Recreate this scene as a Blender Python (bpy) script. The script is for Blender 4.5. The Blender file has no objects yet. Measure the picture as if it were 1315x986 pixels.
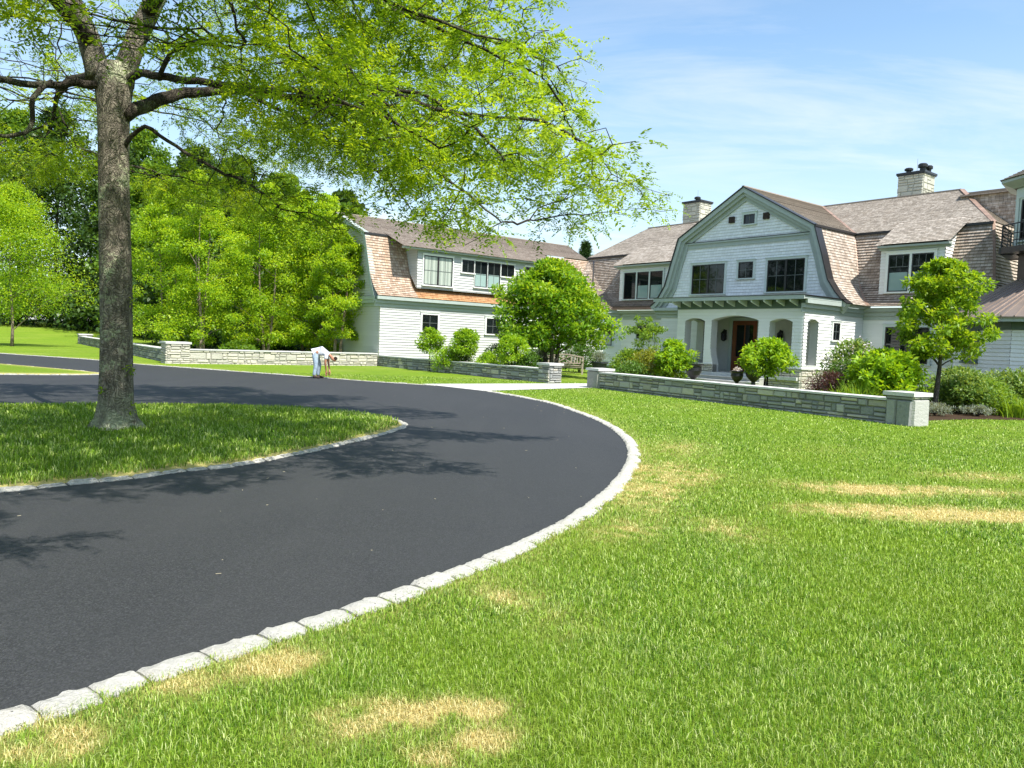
import bpy, math, random
import numpy as np
from mathutils import Vector

sc = bpy.context.scene
COL = sc.collection
R = math.radians
rng = np.random.default_rng(7)
random.seed(7)

# ------------------------------------------------------------------ helpers
def srgb(h):
    v = [int(h[i:i+2], 16) / 255 for i in (0, 2, 4)]
    return tuple((c / 12.92 if c <= .04045 else ((c + .055) / 1.055) ** 2.4) for c in v) + (1.,)

class G:
    """small node-graph helper"""
    def __init__(s, name):
        s.m = bpy.data.materials.new(name); s.m.use_nodes = True
        s.t = s.m.node_tree; s.t.nodes.clear()
        s.out = s.t.nodes.new('ShaderNodeOutputMaterial')
    def n(s, typ, attrs=None, **inp):
        nd = s.t.nodes.new('ShaderNode' + typ)
        for k, v in (attrs or {}).items(): setattr(nd, k, v)
        for k, v in inp.items():
            key = int(k[1:]) if k[0] == 'i' and k[1:].isdigit() else k.replace('_', ' ')
            sock = nd.inputs[key]
            if isinstance(v, bpy.types.NodeSocket): s.t.links.new(v, sock)
            elif isinstance(v, bpy.types.Node): s.t.links.new(v.outputs[0], sock)
            else: sock.default_value = v
        return nd
    def math(s, op, a, b=0., c=None):
        kw = dict(i0=a, i1=b)
        if c is not None: kw['i2'] = c
        return s.n('Math', dict(operation=op), **kw).outputs[0]
    def mix(s, f, a, b, bt='MIX'):
        return s.n('MixRGB', dict(blend_type=bt), Fac=f, Color1=a, Color2=b).outputs[0]
    def ramp(s, f, stops, interp='LINEAR'):
        nd = s.n('ValToRGB', Fac=f); cr = nd.color_ramp; cr.interpolation = interp
        while len(cr.elements) > 1: cr.elements.remove(cr.elements[0])
        cr.elements[0].position = stops[0][0]; cr.elements[0].color = stops[0][1]
        for p, c in stops[1:]:
            e = cr.elements.new(p); e.color = c
        return nd.outputs[0]
    def val(s, f, lo, hi, a=0., b=1.):
        return s.n('MapRange', Value=f, From_Min=lo, From_Max=hi, To_Min=a, To_Max=b).outputs[0]
    def noise(s, vec, scale, detail=4., rough=.55, dist=0.):
        return s.n('TexNoise', Vector=vec, Scale=scale, Detail=detail, Roughness=rough, Distortion=dist).outputs[0]
    def co(s, which='Object'): return s.n('TexCoord').outputs[which]
    def mapping(s, vec, scale=(1, 1, 1), loc=(0, 0, 0)):
        return s.n('Mapping', Vector=vec, Scale=scale, Location=loc).outputs[0]
    def attr(s, name): return s.n('Attribute', dict(attribute_name=name)).outputs['Fac']
    def bump(s, h, strength=.5, dist=.02):
        return s.n('Bump', Strength=strength, Distance=dist, Height=h).outputs[0]
    def bsdf(s, color, rough=.7, spec=.3, normal=None, metal=0., coat=0.):
        kw = dict(Base_Color=color, Roughness=rough, Metallic=metal)
        nd = s.n('BsdfPrincipled', **kw)
        nd.inputs['Specular IOR Level'].default_value = spec
        nd.inputs['Coat Weight'].default_value = coat
        if normal is not None: s.t.links.new(normal, nd.inputs['Normal'])
        return nd
    def done(s, sh):
        s.t.links.new(sh.outputs[0] if isinstance(sh, bpy.types.Node) else sh, s.out.inputs[0])
        return s.m

def plain(name, col, rough=.6, spec=.3, metal=0., var=.12, scale=6.):
    g = G(name); c = g.co()
    nz = g.noise(c, scale, 5)
    dk = tuple(x * (1 - var) for x in col[:3]) + (1,); lt = tuple(min(1, x * (1 + var)) for x in col[:3]) + (1,)
    return g.done(g.bsdf(g.ramp(nz, [(.3, dk), (.7, lt)]), rough, spec, metal=metal))

class MB:
    """collects quads/tris, builds ONE mesh"""
    def __init__(s): s.v = []; s.f = []; s.mi = []; s.r = []; s.uv = []
    def add(s, vs, fs, mi=0, rnd=.5, uvs=None):
        o = len(s.v); s.v += [tuple(v) for v in vs]; s.r += [rnd] * len(vs)
        for k, f in enumerate(fs):
            s.f.append(tuple(i + o for i in f)); s.mi.append(mi)
            s.uv.append(uvs[k] if uvs else None)
    def box(s, x0, x1, y0, y1, z0, z1, mi=0, rnd=.5):
        vs = [(x, y, z) for z in (z0, z1) for y in (y0, y1) for x in (x0, x1)]
        s.add(vs, [(0, 2, 3, 1), (4, 5, 7, 6), (0, 1, 5, 4), (2, 6, 7, 3), (0, 4, 6, 2), (1, 3, 7, 5)], mi, rnd)
    def obox(s, fr, u0, u1, z0, z1, d0, d1, mi=0, rnd=.5):
        vs = [fr(u, z, d) for z in (z0, z1) for d in (d0, d1) for u in (u0, u1)]
        s.add(vs, [(0, 2, 3, 1), (4, 5, 7, 6), (0, 1, 5, 4), (2, 6, 7, 3), (0, 4, 6, 2), (1, 3, 7, 5)], mi, rnd)
    def bar(s, p, q, w, h, mi=0, up=(0, 0, 1), rnd=.5):
        p, q = Vector(p), Vector(q); d = (q - p).normalized(); up = Vector(up)
        sx = d.cross(up)
        if sx.length < 1e-4: sx = d.cross(Vector((1, 0, 0)))
        sx.normalize(); sy = sx.cross(d)
        vs = [e + sx * (a * w / 2) + sy * (b * h / 2) for e in (p, q) for a, b in ((-1, -1), (1, -1), (1, 1), (-1, 1))]
        s.add(vs, [(3, 2, 1, 0), (4, 5, 6, 7), (0, 1, 5, 4), (1, 2, 6, 5), (2, 3, 7, 6), (3, 0, 4, 7)], mi, rnd)
    def tube(s, pts, rad, n=8, mi=0, cap=True, wob=0., rnd=.5):
        pts = [Vector(p) for p in pts]; o = len(s.v); vs = []
        ref = Vector((.31, .95, .05))
        for i, p in enumerate(pts):
            d = (pts[min(i + 1, len(pts) - 1)] - pts[max(i - 1, 0)]).normalized()
            a = d.cross(ref).normalized(); b = d.cross(a)
            for k in range(n):
                t = 2 * math.pi * k / n
                rr = rad[i] * (1 + wob * math.sin(3 * t + i * .5) + wob * random.uniform(-.6, .6))
                vs.append(p + a * (rr * math.cos(t)) + b * (rr * math.sin(t)))
        fs = [(i * n + k, i * n + (k + 1) % n, (i + 1) * n + (k + 1) % n, (i + 1) * n + k) for i in range(len(pts) - 1) for k in range(n)]
        if cap: fs += [tuple(range(n))[::-1], tuple((len(pts) - 1) * n + k for k in range(n))]
        s.add(vs, fs, mi, rnd)
    def lathe(s, prof, c=(0, 0, 0), n=20, mi=0):
        vs = [(c[0] + r * math.cos(2 * math.pi * k / n), c[1] + r * math.sin(2 * math.pi * k / n), c[2] + z) for r, z in prof for k in range(n)]
        fs = [(i * n + k, i * n + (k + 1) % n, (i + 1) * n + (k + 1) % n, (i + 1) * n + k) for i in range(len(prof) - 1) for k in range(n)]
        s.add(vs, fs, mi)
    def build(s, name, mats, parent=None, loc=(0, 0, 0), rotz=0., smooth=False):
        me = bpy.data.meshes.new(name); me.from_pydata(s.v, [], s.f)
        if not isinstance(mats, (list, tuple)): mats = [mats]
        for m in mats: me.materials.append(m)
        me.polygons.foreach_set('material_index', s.mi)
        if smooth: me.polygons.foreach_set('use_smooth', [True] * len(s.f))
        at = me.attributes.new('rnd', 'FLOAT', 'POINT'); at.data.foreach_set('value', s.r)
        if any(u is not None for u in s.uv):
            ul = me.uv_layers.new(name='UVMap'); flat = []
            for f, u in zip(s.f, s.uv):
                for k in range(len(f)): flat += (u[k] if u else (0, 0))
            ul.data.foreach_set('uv', flat)
        me.update()
        o = bpy.data.objects.new(name, me); COL.objects.link(o)
        if parent is not None: o.parent = parent
        o.location = loc; o.rotation_euler = (0, 0, rotz)
        return o

def np_mesh(name, V, F, mat, parent=None, attrs=None, loc=(0, 0, 0), smooth=False):
    """V (n,3), F (m,k) uniform polygons"""
    me = bpy.data.meshes.new(name)
    me.vertices.add(len(V)); me.vertices.foreach_set('co', np.asarray(V, np.float32).ravel())
    k = F.shape[1]
    me.loops.add(F.size); me.loops.foreach_set('vertex_index', F.astype(np.int32).ravel())
    me.polygons.add(len(F)); me.polygons.foreach_set('loop_start', np.arange(0, F.size, k, dtype=np.int32))
    me.polygons.foreach_set('loop_total', np.full(len(F), k, np.int32))
    me.update(calc_edges=True)
    if smooth: me.polygons.foreach_set('use_smooth', [True] * len(F))
    for nm, a in (attrs or {}).items():
        at = me.attributes.new(nm, 'FLOAT', 'POINT'); at.data.foreach_set('value', np.asarray(a, np.float32))
    me.materials.append(mat)
    o = bpy.data.objects.new(name, me); COL.objects.link(o); o.location = loc
    if parent is not None: o.parent = parent
    return o

def tag(o, label=None, cat=None, group=None, kind=None):
    if label: o['label'] = label
    if cat: o['category'] = cat
    if group: o['group'] = group
    if kind: o['kind'] = kind
    return o
def empty(name, loc, rotz=0., label=None, cat=None, group=None):
    o = bpy.data.objects.new(name, None); COL.objects.link(o); o.location = loc; o.rotation_euler = (0, 0, rotz)
    o.empty_display_size = .2
    return tag(o, label, cat, group)

def in_poly(x, y, poly):
    inside = np.zeros(len(x), bool); n = len(poly); j = n - 1
    for i in range(n):
        xi, yi = poly[i]; xj, yj = poly[j]
        c = ((yi > y) != (yj > y))
        xx = (xj - xi) * (y - yi) / ((yj - yi) or 1e-9) + xi
        inside ^= c & (x < xx); j = i
    return inside
def poly_dist(x, y, poly, closed=True):
    d = np.full(len(x), 1e9); n = len(poly)
    for i in range(n if closed else n - 1):
        ax, ay = poly[i]; bx, by = poly[(i + 1) % n]
        dx, dy = bx - ax, by - ay; L = dx * dx + dy * dy or 1e-9
        t = np.clip(((x - ax) * dx + (y - ay) * dy) / L, 0, 1)
        d = np.minimum(d, np.hypot(x - ax - t * dx, y - ay - t * dy))
    return d
def spline(pts, step=.15, closed=False):
    """Catmull-Rom resample of a 2-D polyline"""
    P = [np.array(p, float) for p in pts]; n = len(P); out = []
    for i in range(n if closed else n - 1):
        p1, p2 = P[i], P[(i + 1) % n]
        p0 = P[i - 1] if (i > 0 or closed) else 2 * p1 - p2
        p3 = P[(i + 2) % n] if (i + 2 < n or closed) else 2 * p2 - p1
        # centripetal parametrisation, so uneven spacing cannot loop
        t1 = np.linalg.norm(p1 - p0) ** .5 + 1e-6; t2 = t1 + np.linalg.norm(p2 - p1) ** .5; t3 = t2 + np.linalg.norm(p3 - p2) ** .5
        m = max(1, int(np.linalg.norm(p2 - p1) / step))
        for k in range(m):
            t = t1 + (t2 - t1) * k / m
            A1 = (t1 - t) / t1 * p0 + t / t1 * p1; A2 = (t2 - t) / (t2 - t1) * p1 + (t - t1) / (t2 - t1) * p2
            A3 = (t3 - t) / (t3 - t2) * p2 + (t - t2) / (t3 - t2) * p3
            B1 = (t2 - t) / t2 * A1 + t / t2 * A2; B2 = (t3 - t) / (t3 - t1) * A2 + (t - t1) / (t3 - t1) * A3
            out.append(tuple((t2 - t) / (t2 - t1) * B1 + (t - t1) / (t2 - t1) * B2))
    if not closed: out.append(tuple(P[-1]))
    return out

# ------------------------------------------------------------------ camera, light, sky
cam = bpy.data.cameras.new('camera'); camo = bpy.data.objects.new('camera', cam); COL.objects.link(camo)
cam.sensor_fit = 'HORIZONTAL'; cam.angle_x = 2 * math.atan(657.5 / 970.)
cam.clip_end = 3000; cam.clip_start = .05
from mathutils import Matrix
camo.matrix_world = Matrix.Translation((0, 0, 1.55)) @ Matrix.Rotation(R(90 - 3.26), 4, 'X') @ Matrix.Rotation(R(2.24), 4, 'Z')
sc.camera = camo

SUN_AZ, SUN_EL = 140., 56.
sd = Vector((math.sin(R(SUN_AZ)) * math.cos(R(SUN_EL)), math.cos(R(SUN_AZ)) * math.cos(R(SUN_EL)), math.sin(R(SUN_EL))))
sun = bpy.data.lights.new('sun', 'SUN'); suno = bpy.data.objects.new('sun', sun); COL.objects.link(suno)
sun.energy = 4.7; sun.angle = R(.53); sun.color = (1., .955, .87)
suno.rotation_euler = sd.to_track_quat('Z', 'Y').to_euler(); suno.location = sd * 60

w = bpy.data.worlds.new('World'); sc.world = w; w.use_nodes = True
t = w.node_tree; t.nodes.clear()
def wn(typ, attrs=None, **inp):
    nd = t.nodes.new('ShaderNode' + typ)
    for k, v in (attrs or {}).items(): setattr(nd, k, v)
    for k, v in inp.items():
        key = int(k[1:]) if k[0] == 'i' and k[1:].isdigit() else k.replace('_', ' ')
        if isinstance(v, bpy.types.NodeSocket): t.links.new(v, nd.inputs[key])
        else: nd.inputs[key].default_value = v
    return nd
sky = wn('TexSky', dict(sky_type='NISHITA', sun_disc=False, sun_elevation=R(SUN_EL), sun_rotation=R(SUN_AZ), altitude=0., air_density=1.0, dust_density=.7, ozone_density=1.6))
tc = wn('TexCoord').outputs['Generated']
sep = wn('SeparateXYZ', Vector=tc)
zz = wn('Math', dict(operation='ADD'), i0=sep.outputs[2], i1=.12).outputs[0]
px = wn('Math', dict(operation='DIVIDE'), i0=sep.outputs[0], i1=zz).outputs[0]
py = wn('Math', dict(operation='DIVIDE'), i0=sep.outputs[1], i1=zz).outputs[0]
pc = wn('CombineXYZ', X=px, Y=py, Z=0.)
mp = wn('Mapping', Vector=pc.outputs[0], Scale=(.5, 1.5, 1.), Location=(3.1, 1.7, 0), Rotation=(0, 0, R(24)))
n1 = wn('TexNoise', Vector=mp.outputs[0], Scale=1.25, Detail=9., Roughness=.62, Distortion=.7)
n2 = wn('TexNoise', Vector=mp.outputs[0], Scale=.42, Detail=3., Roughness=.5)
cl = wn('MapRange', Value=n1.outputs[0], From_Min=.46, From_Max=.8, To_Min=0., To_Max=1.)
cl2 = wn('MapRange', Value=n2.outputs[0], From_Min=.3, From_Max=.55, To_Min=0., To_Max=1.)
cm = wn('Math', dict(operation='MULTIPLY'), i0=cl.outputs[0], i1=cl2.outputs[0]).outputs[0]
cm = wn('Math', dict(operation='MULTIPLY'), i0=cm, i1=.62).outputs[0]
hz = wn('MapRange', Value=sep.outputs[2], From_Min=.36, From_Max=.02, To_Min=0., To_Max=.55)     # thin summer veil low in the sky
skyh = wn('MixRGB', dict(blend_type='MIX'), Fac=hz.outputs[0], Color1=sky.outputs[0], Color2=(3.3, 3.25, 3.75, 1.))
skyc = wn('MixRGB', dict(blend_type='MIX'), Fac=cm, Color1=skyh.outputs[0], Color2=(5.2, 4.7, 4.75, 1.))
tint = wn('MixRGB', dict(blend_type='MULTIPLY'), Fac=1., Color1=skyc.outputs[0], Color2=(.955, 1.02, .97, 1.))
bg = wn('Background', Color=tint.outputs[0], Strength=.148)
wo = wn('OutputWorld'); t.links.new(bg.outputs[0], wo.inputs[0])

sc.view_settings.view_transform = 'Standard'; sc.view_settings.look = 'None'
sc.view_settings.exposure = .86; sc.view_settings.gamma = 1.; sc.view_settings.use_curve_mapping = False
sc.render.engine = 'CYCLES'
sc.cycles.max_bounces = 7; sc.cycles.diffuse_bounces = 3; sc.cycles.glossy_bounces = 3
sc.cycles.transmission_bounces = 3; sc.cycles.transparent_max_bounces = 6
try: sc.cycles.use_denoising = True
except Exception: pass

# ------------------------------------------------------------------ materials
def mat_leaf(name, cols, trans=.38, rough=.45, spec=.35, tscale=1.5):
    g = G(name)
    a = g.attr('rnd')
    c = g.ramp(a, [(i / max(1, len(cols) - 1), k) for i, k in enumerate(cols)])
    p = g.bsdf(c, rough, spec)
    tc_ = g.mix(1., c, (tscale * 1.15, tscale * 1.0, tscale * .4, 1.), 'MULTIPLY')
    tr = g.n('BsdfTranslucent', Color=tc_)
    return g.done(g.n('MixShader', Fac=trans, i1=p.outputs[0], i2=tr.outputs[0]))

L_ = lambda r, gg, b: (r, gg, b, 1.)
LEAF_LOCUST = mat_leaf('leaf_locust', [L_(.05, .11, .008), L_(.21, .34, .016), L_(.42, .53, .035)], .48, tscale=1.7)
LEAF_BIRCH = mat_leaf('leaf_birch', [L_(.08, .18, .01), L_(.24, .4, .018), L_(.43, .54, .035)], .5, tscale=1.7)  # darkest ramp tone paints the shadowed gaps between birch leaves
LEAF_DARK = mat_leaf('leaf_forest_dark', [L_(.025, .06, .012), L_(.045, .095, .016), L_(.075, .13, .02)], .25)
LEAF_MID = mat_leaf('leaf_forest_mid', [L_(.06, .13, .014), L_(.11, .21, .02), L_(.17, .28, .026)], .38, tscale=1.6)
LEAF_MAG = mat_leaf('leaf_magnolia', [L_(.045, .13, .01), L_(.17, .33, .018), L_(.38, .49, .03)], .45, tscale=1.6)  # dark ramp end puts crown shadow into the leaf colour
LEAF_HYD = mat_leaf('leaf_hydrangea', [L_(.11, .23, .012), L_(.22, .39, .018), L_(.36, .5, .03)], .42, tscale=1.6)
LEAF_SHRUB = mat_leaf('leaf_shrub', [L_(.08, .17, .02), L_(.15, .26, .026), L_(.25, .36, .04)], .4, tscale=1.6)
LEAF_YELLOW = mat_leaf('leaf_yellow', [L_(.13, .17, .014), L_(.2, .23, .018), L_(.28, .28, .025)], .33)
LEAF_BOX = mat_leaf('leaf_boxwood', [L_(.04, .1, .014), L_(.075, .165, .02), L_(.13, .23, .028)], .25)
LEAF_RHODO = mat_leaf('leaf_rhododendron', [L_(.07, .15, .03), L_(.14, .24, .045), L_(.3, .38, .1)], .32, tscale=1.6)
LEAF_PURPLE = mat_leaf('leaf_barberry', [L_(.03, .016, .016), L_(.075, .034, .034), L_(.15, .075, .065)], .28)
LEAF_LILY = mat_leaf('leaf_daylily', [L_(0.121, 0.231, 0.020), L_(0.187, 0.319, 0.028), L_(0.264, 0.374, 0.044)], .35)
LEAF_GREY = mat_leaf('leaf_lavender', [L_(.16, .2, .14), L_(.22, .26, .2), L_(.3, .32, .28)], .25)
LEAF_TREE = mat_leaf('leaf_bedtree', [L_(.10, .2, .012), L_(.21, .35, .018), L_(.36, .46, .03)], .45, tscale=1.6)
LEAF_SPRUCE = mat_leaf('leaf_spruce', [L_(.02, .05, .015), L_(.035, .075, .02), L_(.06, .11, .03)], .1)
PETAL_WHITE = mat_leaf('petal_white', [L_(.55, .5, .52), L_(.7, .64, .66), L_(.8, .74, .75)], .25, tscale=1.)

def mat_bark(name, a, b, lich=None, sc_=1.):
    g = G(name); c = g.co()
    m = g.mapping(c, (9 * sc_, 9 * sc_, 1.7 * sc_))
    n_ = g.noise(m, 2.2, 8, .65, .4)
    fine = g.noise(c, 26 * sc_, 4, .6)
    h = g.math('ADD', n_, g.math('MULTIPLY', fine, .35))
    cr = g.n('TexVoronoi', dict(feature='DISTANCE_TO_EDGE'), Vector=g.mapping(g.n('VectorMath', dict(operation='ADD'), i0=c, i1=g.n('TexNoise', Vector=c, Scale=3.).outputs['Color']).outputs[0], (17 * sc_, 17 * sc_, 1.5 * sc_)), Scale=1.3).outputs[0]
    ck = g.val(cr, 0., .16)
    h = g.math('ADD', h, g.math('MULTIPLY', ck, .9))
    col = g.ramp(n_, [(.32, a), (.5, tuple((x + y) / 2 for x, y in zip(a, b))), (.68, b)])
    col = g.mix(g.math('MULTIPLY', g.math('SUBTRACT', 1., ck), .42), col, tuple(x * .5 for x in a[:3]) + (1,))
    if lich:
        big = g.noise(g.mapping(c, (1.1, 1.1, 1.5)), 1.6, 6, .66, .3)
        lf = g.val(g.math('ADD', big, g.math('MULTIPLY', g.math('SUBTRACT', fine, .5), .35)), .54, .63)
        zc = g.n('SeparateXYZ', Vector=c).outputs[2]
        foot = g.math('MULTIPLY', g.val(zc, .62, .12), g.val(g.math('ADD', g.noise(c, 4.5, 6, .7), g.math('MULTIPLY', fine, .3)), .5, .72))
        lf = g.math('MAXIMUM', lf, foot)
        col = g.mix(g.math('MULTIPLY', lf, .8), col, lich)
    return g.done(g.bsdf(col, .9, .15, g.bump(h, .9, .03)))
BARK = mat_bark('bark_locust', L_(.1, .087, .07), L_(.36, .315, .25), L_(.46, .49, .31))
BARK_LIMB_SHADE = mat_bark('bark_limb_shade', L_(.028, .023, .018), L_(.1, .083, .066), L_(.15, .16, .1))  # bark darkened to put the limbs' backlit shade into the colour
BARK_TWIG = mat_bark('bark_twig', L_(.02, .016, .012), L_(.06, .048, .036))
BARK_BIRCH = mat_bark('bark_birch', L_(.2, .14, .1), L_(.5, .42, .35))
BARK_GREY = mat_bark('bark_grey', L_(.06, .05, .042), L_(.19, .165, .14))

def mat_asphalt():
    g = G('asphalt'); c = g.co()
    f1 = g.n('TexVoronoi', Vector=c, Scale=130.); f2 = g.noise(c, 160., 3, .7); big = g.noise(c, .35, 4, .6); med = g.noise(c, 2.2, 5, .6)
    k = g.math('ADD', g.math('MULTIPLY', f1.outputs['Color'], .6), g.math('MULTIPLY', f2, .4))
    col = g.ramp(k, [(.28, L_(.014, .0145, .0155)), (.52, L_(.026, .027, .029)), (.76, L_(.047, .048, .051)), (.92, L_(.12, .12, .12))])
    col = g.mix(g.val(big, .35, .7, 0., .35), col, L_(.036, .037, .039))
    col = g.mix(g.val(med, .55, .75, 0., .25), col, L_(.018, .019, .021))
    lane = g.noise(g.mapping(c, (.9, .16, 1.)), 1.4, 4, .55, .6)
    col = g.mix(g.val(lane, .5, .72, 0., .3), col, L_(.045, .045, .046))
    return g.done(g.bsdf(col, .72, .42, g.bump(k, .4, .004)))
ASPHALT = mat_asphalt()

def mat_granite(name, lo, hi, sc_=60.):
    g = G(name); c = g.co(); r_ = g.attr('rnd')
    n_ = g.noise(c, sc_, 5, .7); m = g.noise(c, 5., 5, .6)
    col = g.ramp(n_, [(.3, lo), (.7, hi)])
    col = g.mix(g.val(r_, 0, 1, 0., .45), col, tuple(x * .78 for x in hi[:3]) + (1,))
    col = g.mix(g.val(m, .5, .75, 0., .3), col, L_(.3, .27, .22))
    sp = g.n('TexVoronoi', Vector=c, Scale=26.).outputs['Distance']; st = g.math('MULTIPLY', g.math('LESS_THAN', sp, .13), g.math('GREATER_THAN', g.noise(c, 2.3, 3), .56))
    col = g.mix(g.math('MULTIPLY', st, .8), col, L_(.03, .03, .03))
    return g.done(g.bsdf(col, .85, .25, g.bump(g.math('ADD', n_, g.math('MULTIPLY', m, 2.)), .8, .015)))
KERB = mat_granite('kerb_granite', L_(.31, .3, .272), L_(.49, .478, .438))
CAP = mat_granite('bluestone_cap', L_(.5, .5, .485), L_(.66, .655, .63), 30.)
PALE_MORTAR = plain('pale_mortar', L_(.3, .295, .26), .95, .1)
PATHM = mat_granite('path_stone', L_(.4, .4, .39), L_(.55, .54, .52), 40.)

def mat_rubble(name, cols):
    g = G(name); c = g.co(); r_ = g.attr('rnd')
    n_ = g.noise(c, 22., 6, .68); m = g.noise(g.mapping(c, (1, 1, 3)), 5., 5, .65, .5)
    col = g.ramp(r_, [(i / (len(cols) - 1), k) for i, k in enumerate(cols)], 'CONSTANT' if len(cols) > 5 else 'LINEAR')
    col = g.mix(g.val(n_, .3, .75, 0., .45), col, L_(.45, .44, .4))
    col = g.mix(g.val(m, .52, .8, 0., .5), col, L_(.17, .175, .16))
    return g.done(g.bsdf(col, .9, .15, g.bump(g.math('ADD', n_, m), .8, .02)))
STONE = mat_rubble('fieldstone', [L_(0.160, 0.170, 0.165), L_(0.300, 0.310, 0.300), L_(0.230, 0.235, 0.215), L_(0.400, 0.400, 0.370), L_(0.340, 0.320, 0.260), L_(0.520, 0.490, 0.400), L_(0.200, 0.215, 0.215), L_(0.450, 0.455, 0.440)])
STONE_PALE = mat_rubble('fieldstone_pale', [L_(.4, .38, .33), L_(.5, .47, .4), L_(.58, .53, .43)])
MORTAR = plain('mortar', L_(.17, .17, .158), .95, .1)
CHIMSTONE = mat_rubble('chimney_stone', [L_(.42, .42, .36), L_(.52, .5, .42), L_(.47, .47, .41), L_(.56, .53, .43)])

def mat_clap(name, base, row=.14, shingle=False):
    g = G(name); uv = g.co('UV'); s_ = g.n('SeparateXYZ', Vector=uv)
    rowi = g.math('FLOOR', g.math('DIVIDE', s_.outputs[1], row))
    off = g.n('TexWhiteNoise', dict(noise_dimensions='1D'), W=rowi).outputs[0]
    wdt = .17 if shingle else 2.4
    ux = g.math('ADD', g.math('DIVIDE', s_.outputs[0], wdt), g.math('MULTIPLY', off, 7.3))
    cell = g.n('CombineXYZ', X=g.math('FLOOR', ux), Y=rowi, Z=0.)
    rn = g.n('TexWhiteNoise', dict(noise_dimensions='3D'), Vector=cell.outputs[0]).outputs[0]
    nz = g.noise(uv, 1.3, 5, .6)
    dk = tuple(x * (.86 if shingle else .92) for x in base[:3]) + (1,)
    col = g.mix(rn, dk, base)
    col = g.mix(g.val(nz, .45, .8, 0., .3), col, tuple(x * .8 for x in (base[0], base[1] * 1.01, base[2] * .97)) + (1,))
    fr_ = g.math('FRACT', ux)
    lip_shade = g.math('LESS_THAN', g.math('FRACT', g.math('ADD', g.math('DIVIDE', s_.outputs[1], row), .0005)), .03)
    col = g.mix(g.math('MULTIPLY', lip_shade, .75), col, tuple(x * .25 for x in base[:3]) + (1,))  # shade under each board lip painted dark into the colour
    if shingle:
        gap = g.math('LESS_THAN', fr_, .05)
        col = g.mix(g.math('MULTIPLY', gap, .45), col, tuple(x * .35 for x in base[:3]) + (1,))
    grain = g.noise(g.mapping(uv, (4., 60., 1.)), 3., 3)
    return g.done(g.bsdf(col, .75, .25, g.bump(grain, .12, .004)))
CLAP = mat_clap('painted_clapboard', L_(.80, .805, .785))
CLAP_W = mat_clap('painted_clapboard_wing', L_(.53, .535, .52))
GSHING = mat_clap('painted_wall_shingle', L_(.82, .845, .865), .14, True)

def mat_cedar(name, cols, row=.15, wdt=.14, stain=None):
    g = G(name); uv = g.co('UV'); s_ = g.n('SeparateXYZ', Vector=uv)
    rowi = g.math('FLOOR', g.math('ADD', g.math('DIVIDE', s_.outputs[1], row), .001))
    off = g.n('TexWhiteNoise', dict(noise_dimensions='1D'), W=rowi).outputs[0]
    wob = g.noise(g.n('CombineXYZ', X=s_.outputs[0], Y=g.math('MULTIPLY', rowi, 3.7), Z=0.).outputs[0], 5., 1)
    ux = g.math('ADD', g.math('ADD', g.math('DIVIDE', s_.outputs[0], wdt), g.math('MULTIPLY', off, 7.3)), g.math('MULTIPLY', wob, 1.2))
    cell = g.n('CombineXYZ', X=g.math('FLOOR', ux), Y=rowi, Z=0.)
    rn = g.n('TexWhiteNoise', dict(noise_dimensions='3D'), Vector=cell.outputs[0]).outputs[0]
    col = g.ramp(rn, [(i / (len(cols) - 1), k) for i, k in enumerate(cols)])
    nz = g.noise(uv, .8, 6, .65); n2_ = g.noise(g.mapping(uv, (3., .6, 1.)), 1.2, 5, .6)
    col = g.mix(g.val(nz, .45, .75, 0., .5), col, tuple(x * .75 for x in cols[0][:3]) + (1,))
    if stain: col = g.mix(g.val(n2_, .52, .72, 0., .55), col, stain)
    gap = g.math('LESS_THAN', g.math('FRACT', ux), .09)
    col = g.mix(g.math('MULTIPLY', gap, .7), col, L_(.035, .028, .024))
    lip_shade = g.math('GREATER_THAN', g.math('FRACT', g.math('DIVIDE', s_.outputs[1], row)), .955)
    col = g.mix(g.math('MULTIPLY', lip_shade, .55), col, L_(.06, .05, .042))  # course lips tinted dark to draw the shade line below each row
    h = g.math('ADD', rn, g.math('MULTIPLY', g.noise(g.mapping(uv, (60., 4., 1.)), 2., 3), .4))
    return g.done(g.bsdf(col, .88, .15, g.bump(h, .5, .012)))
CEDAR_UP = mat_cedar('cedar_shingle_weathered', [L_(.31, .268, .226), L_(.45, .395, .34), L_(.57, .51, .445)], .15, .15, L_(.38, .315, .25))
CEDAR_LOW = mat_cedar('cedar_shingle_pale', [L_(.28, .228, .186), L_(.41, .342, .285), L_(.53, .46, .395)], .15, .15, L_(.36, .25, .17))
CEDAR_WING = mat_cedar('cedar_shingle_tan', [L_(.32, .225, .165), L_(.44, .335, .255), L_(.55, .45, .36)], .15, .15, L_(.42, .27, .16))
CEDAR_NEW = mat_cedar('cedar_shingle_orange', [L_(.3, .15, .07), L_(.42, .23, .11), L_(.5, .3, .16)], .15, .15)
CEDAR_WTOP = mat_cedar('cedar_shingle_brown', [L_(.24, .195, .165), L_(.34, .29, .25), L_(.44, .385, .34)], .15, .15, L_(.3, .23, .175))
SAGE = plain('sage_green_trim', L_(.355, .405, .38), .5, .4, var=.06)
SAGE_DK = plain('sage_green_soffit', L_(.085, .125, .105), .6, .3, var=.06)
TRIMW = plain('window_casing_paint', L_(.52, .58, .55), .5, .4, var=.05)
TRIMWHITE = plain('white_window_casing', L_(.74, .76, .73), .5, .4, var=.04)
BRONZE = plain('dark_bronze', L_(.022, .02, .02), .35, .5, var=.1)
MUNTIN = plain('grey_muntin', L_(.12, .135, .13), .4, .5, var=.05)
BLACK = plain('black_iron', L_(.012, .012, .013), .45, .45)
LEAD = plain('grey_metal_pot', L_(.035, .04, .045), .5, .4)
COPPER = plain('aged_copper', L_(.3, .2, .15), .5, .4, metal=.3, var=.3, scale=3.)
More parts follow.
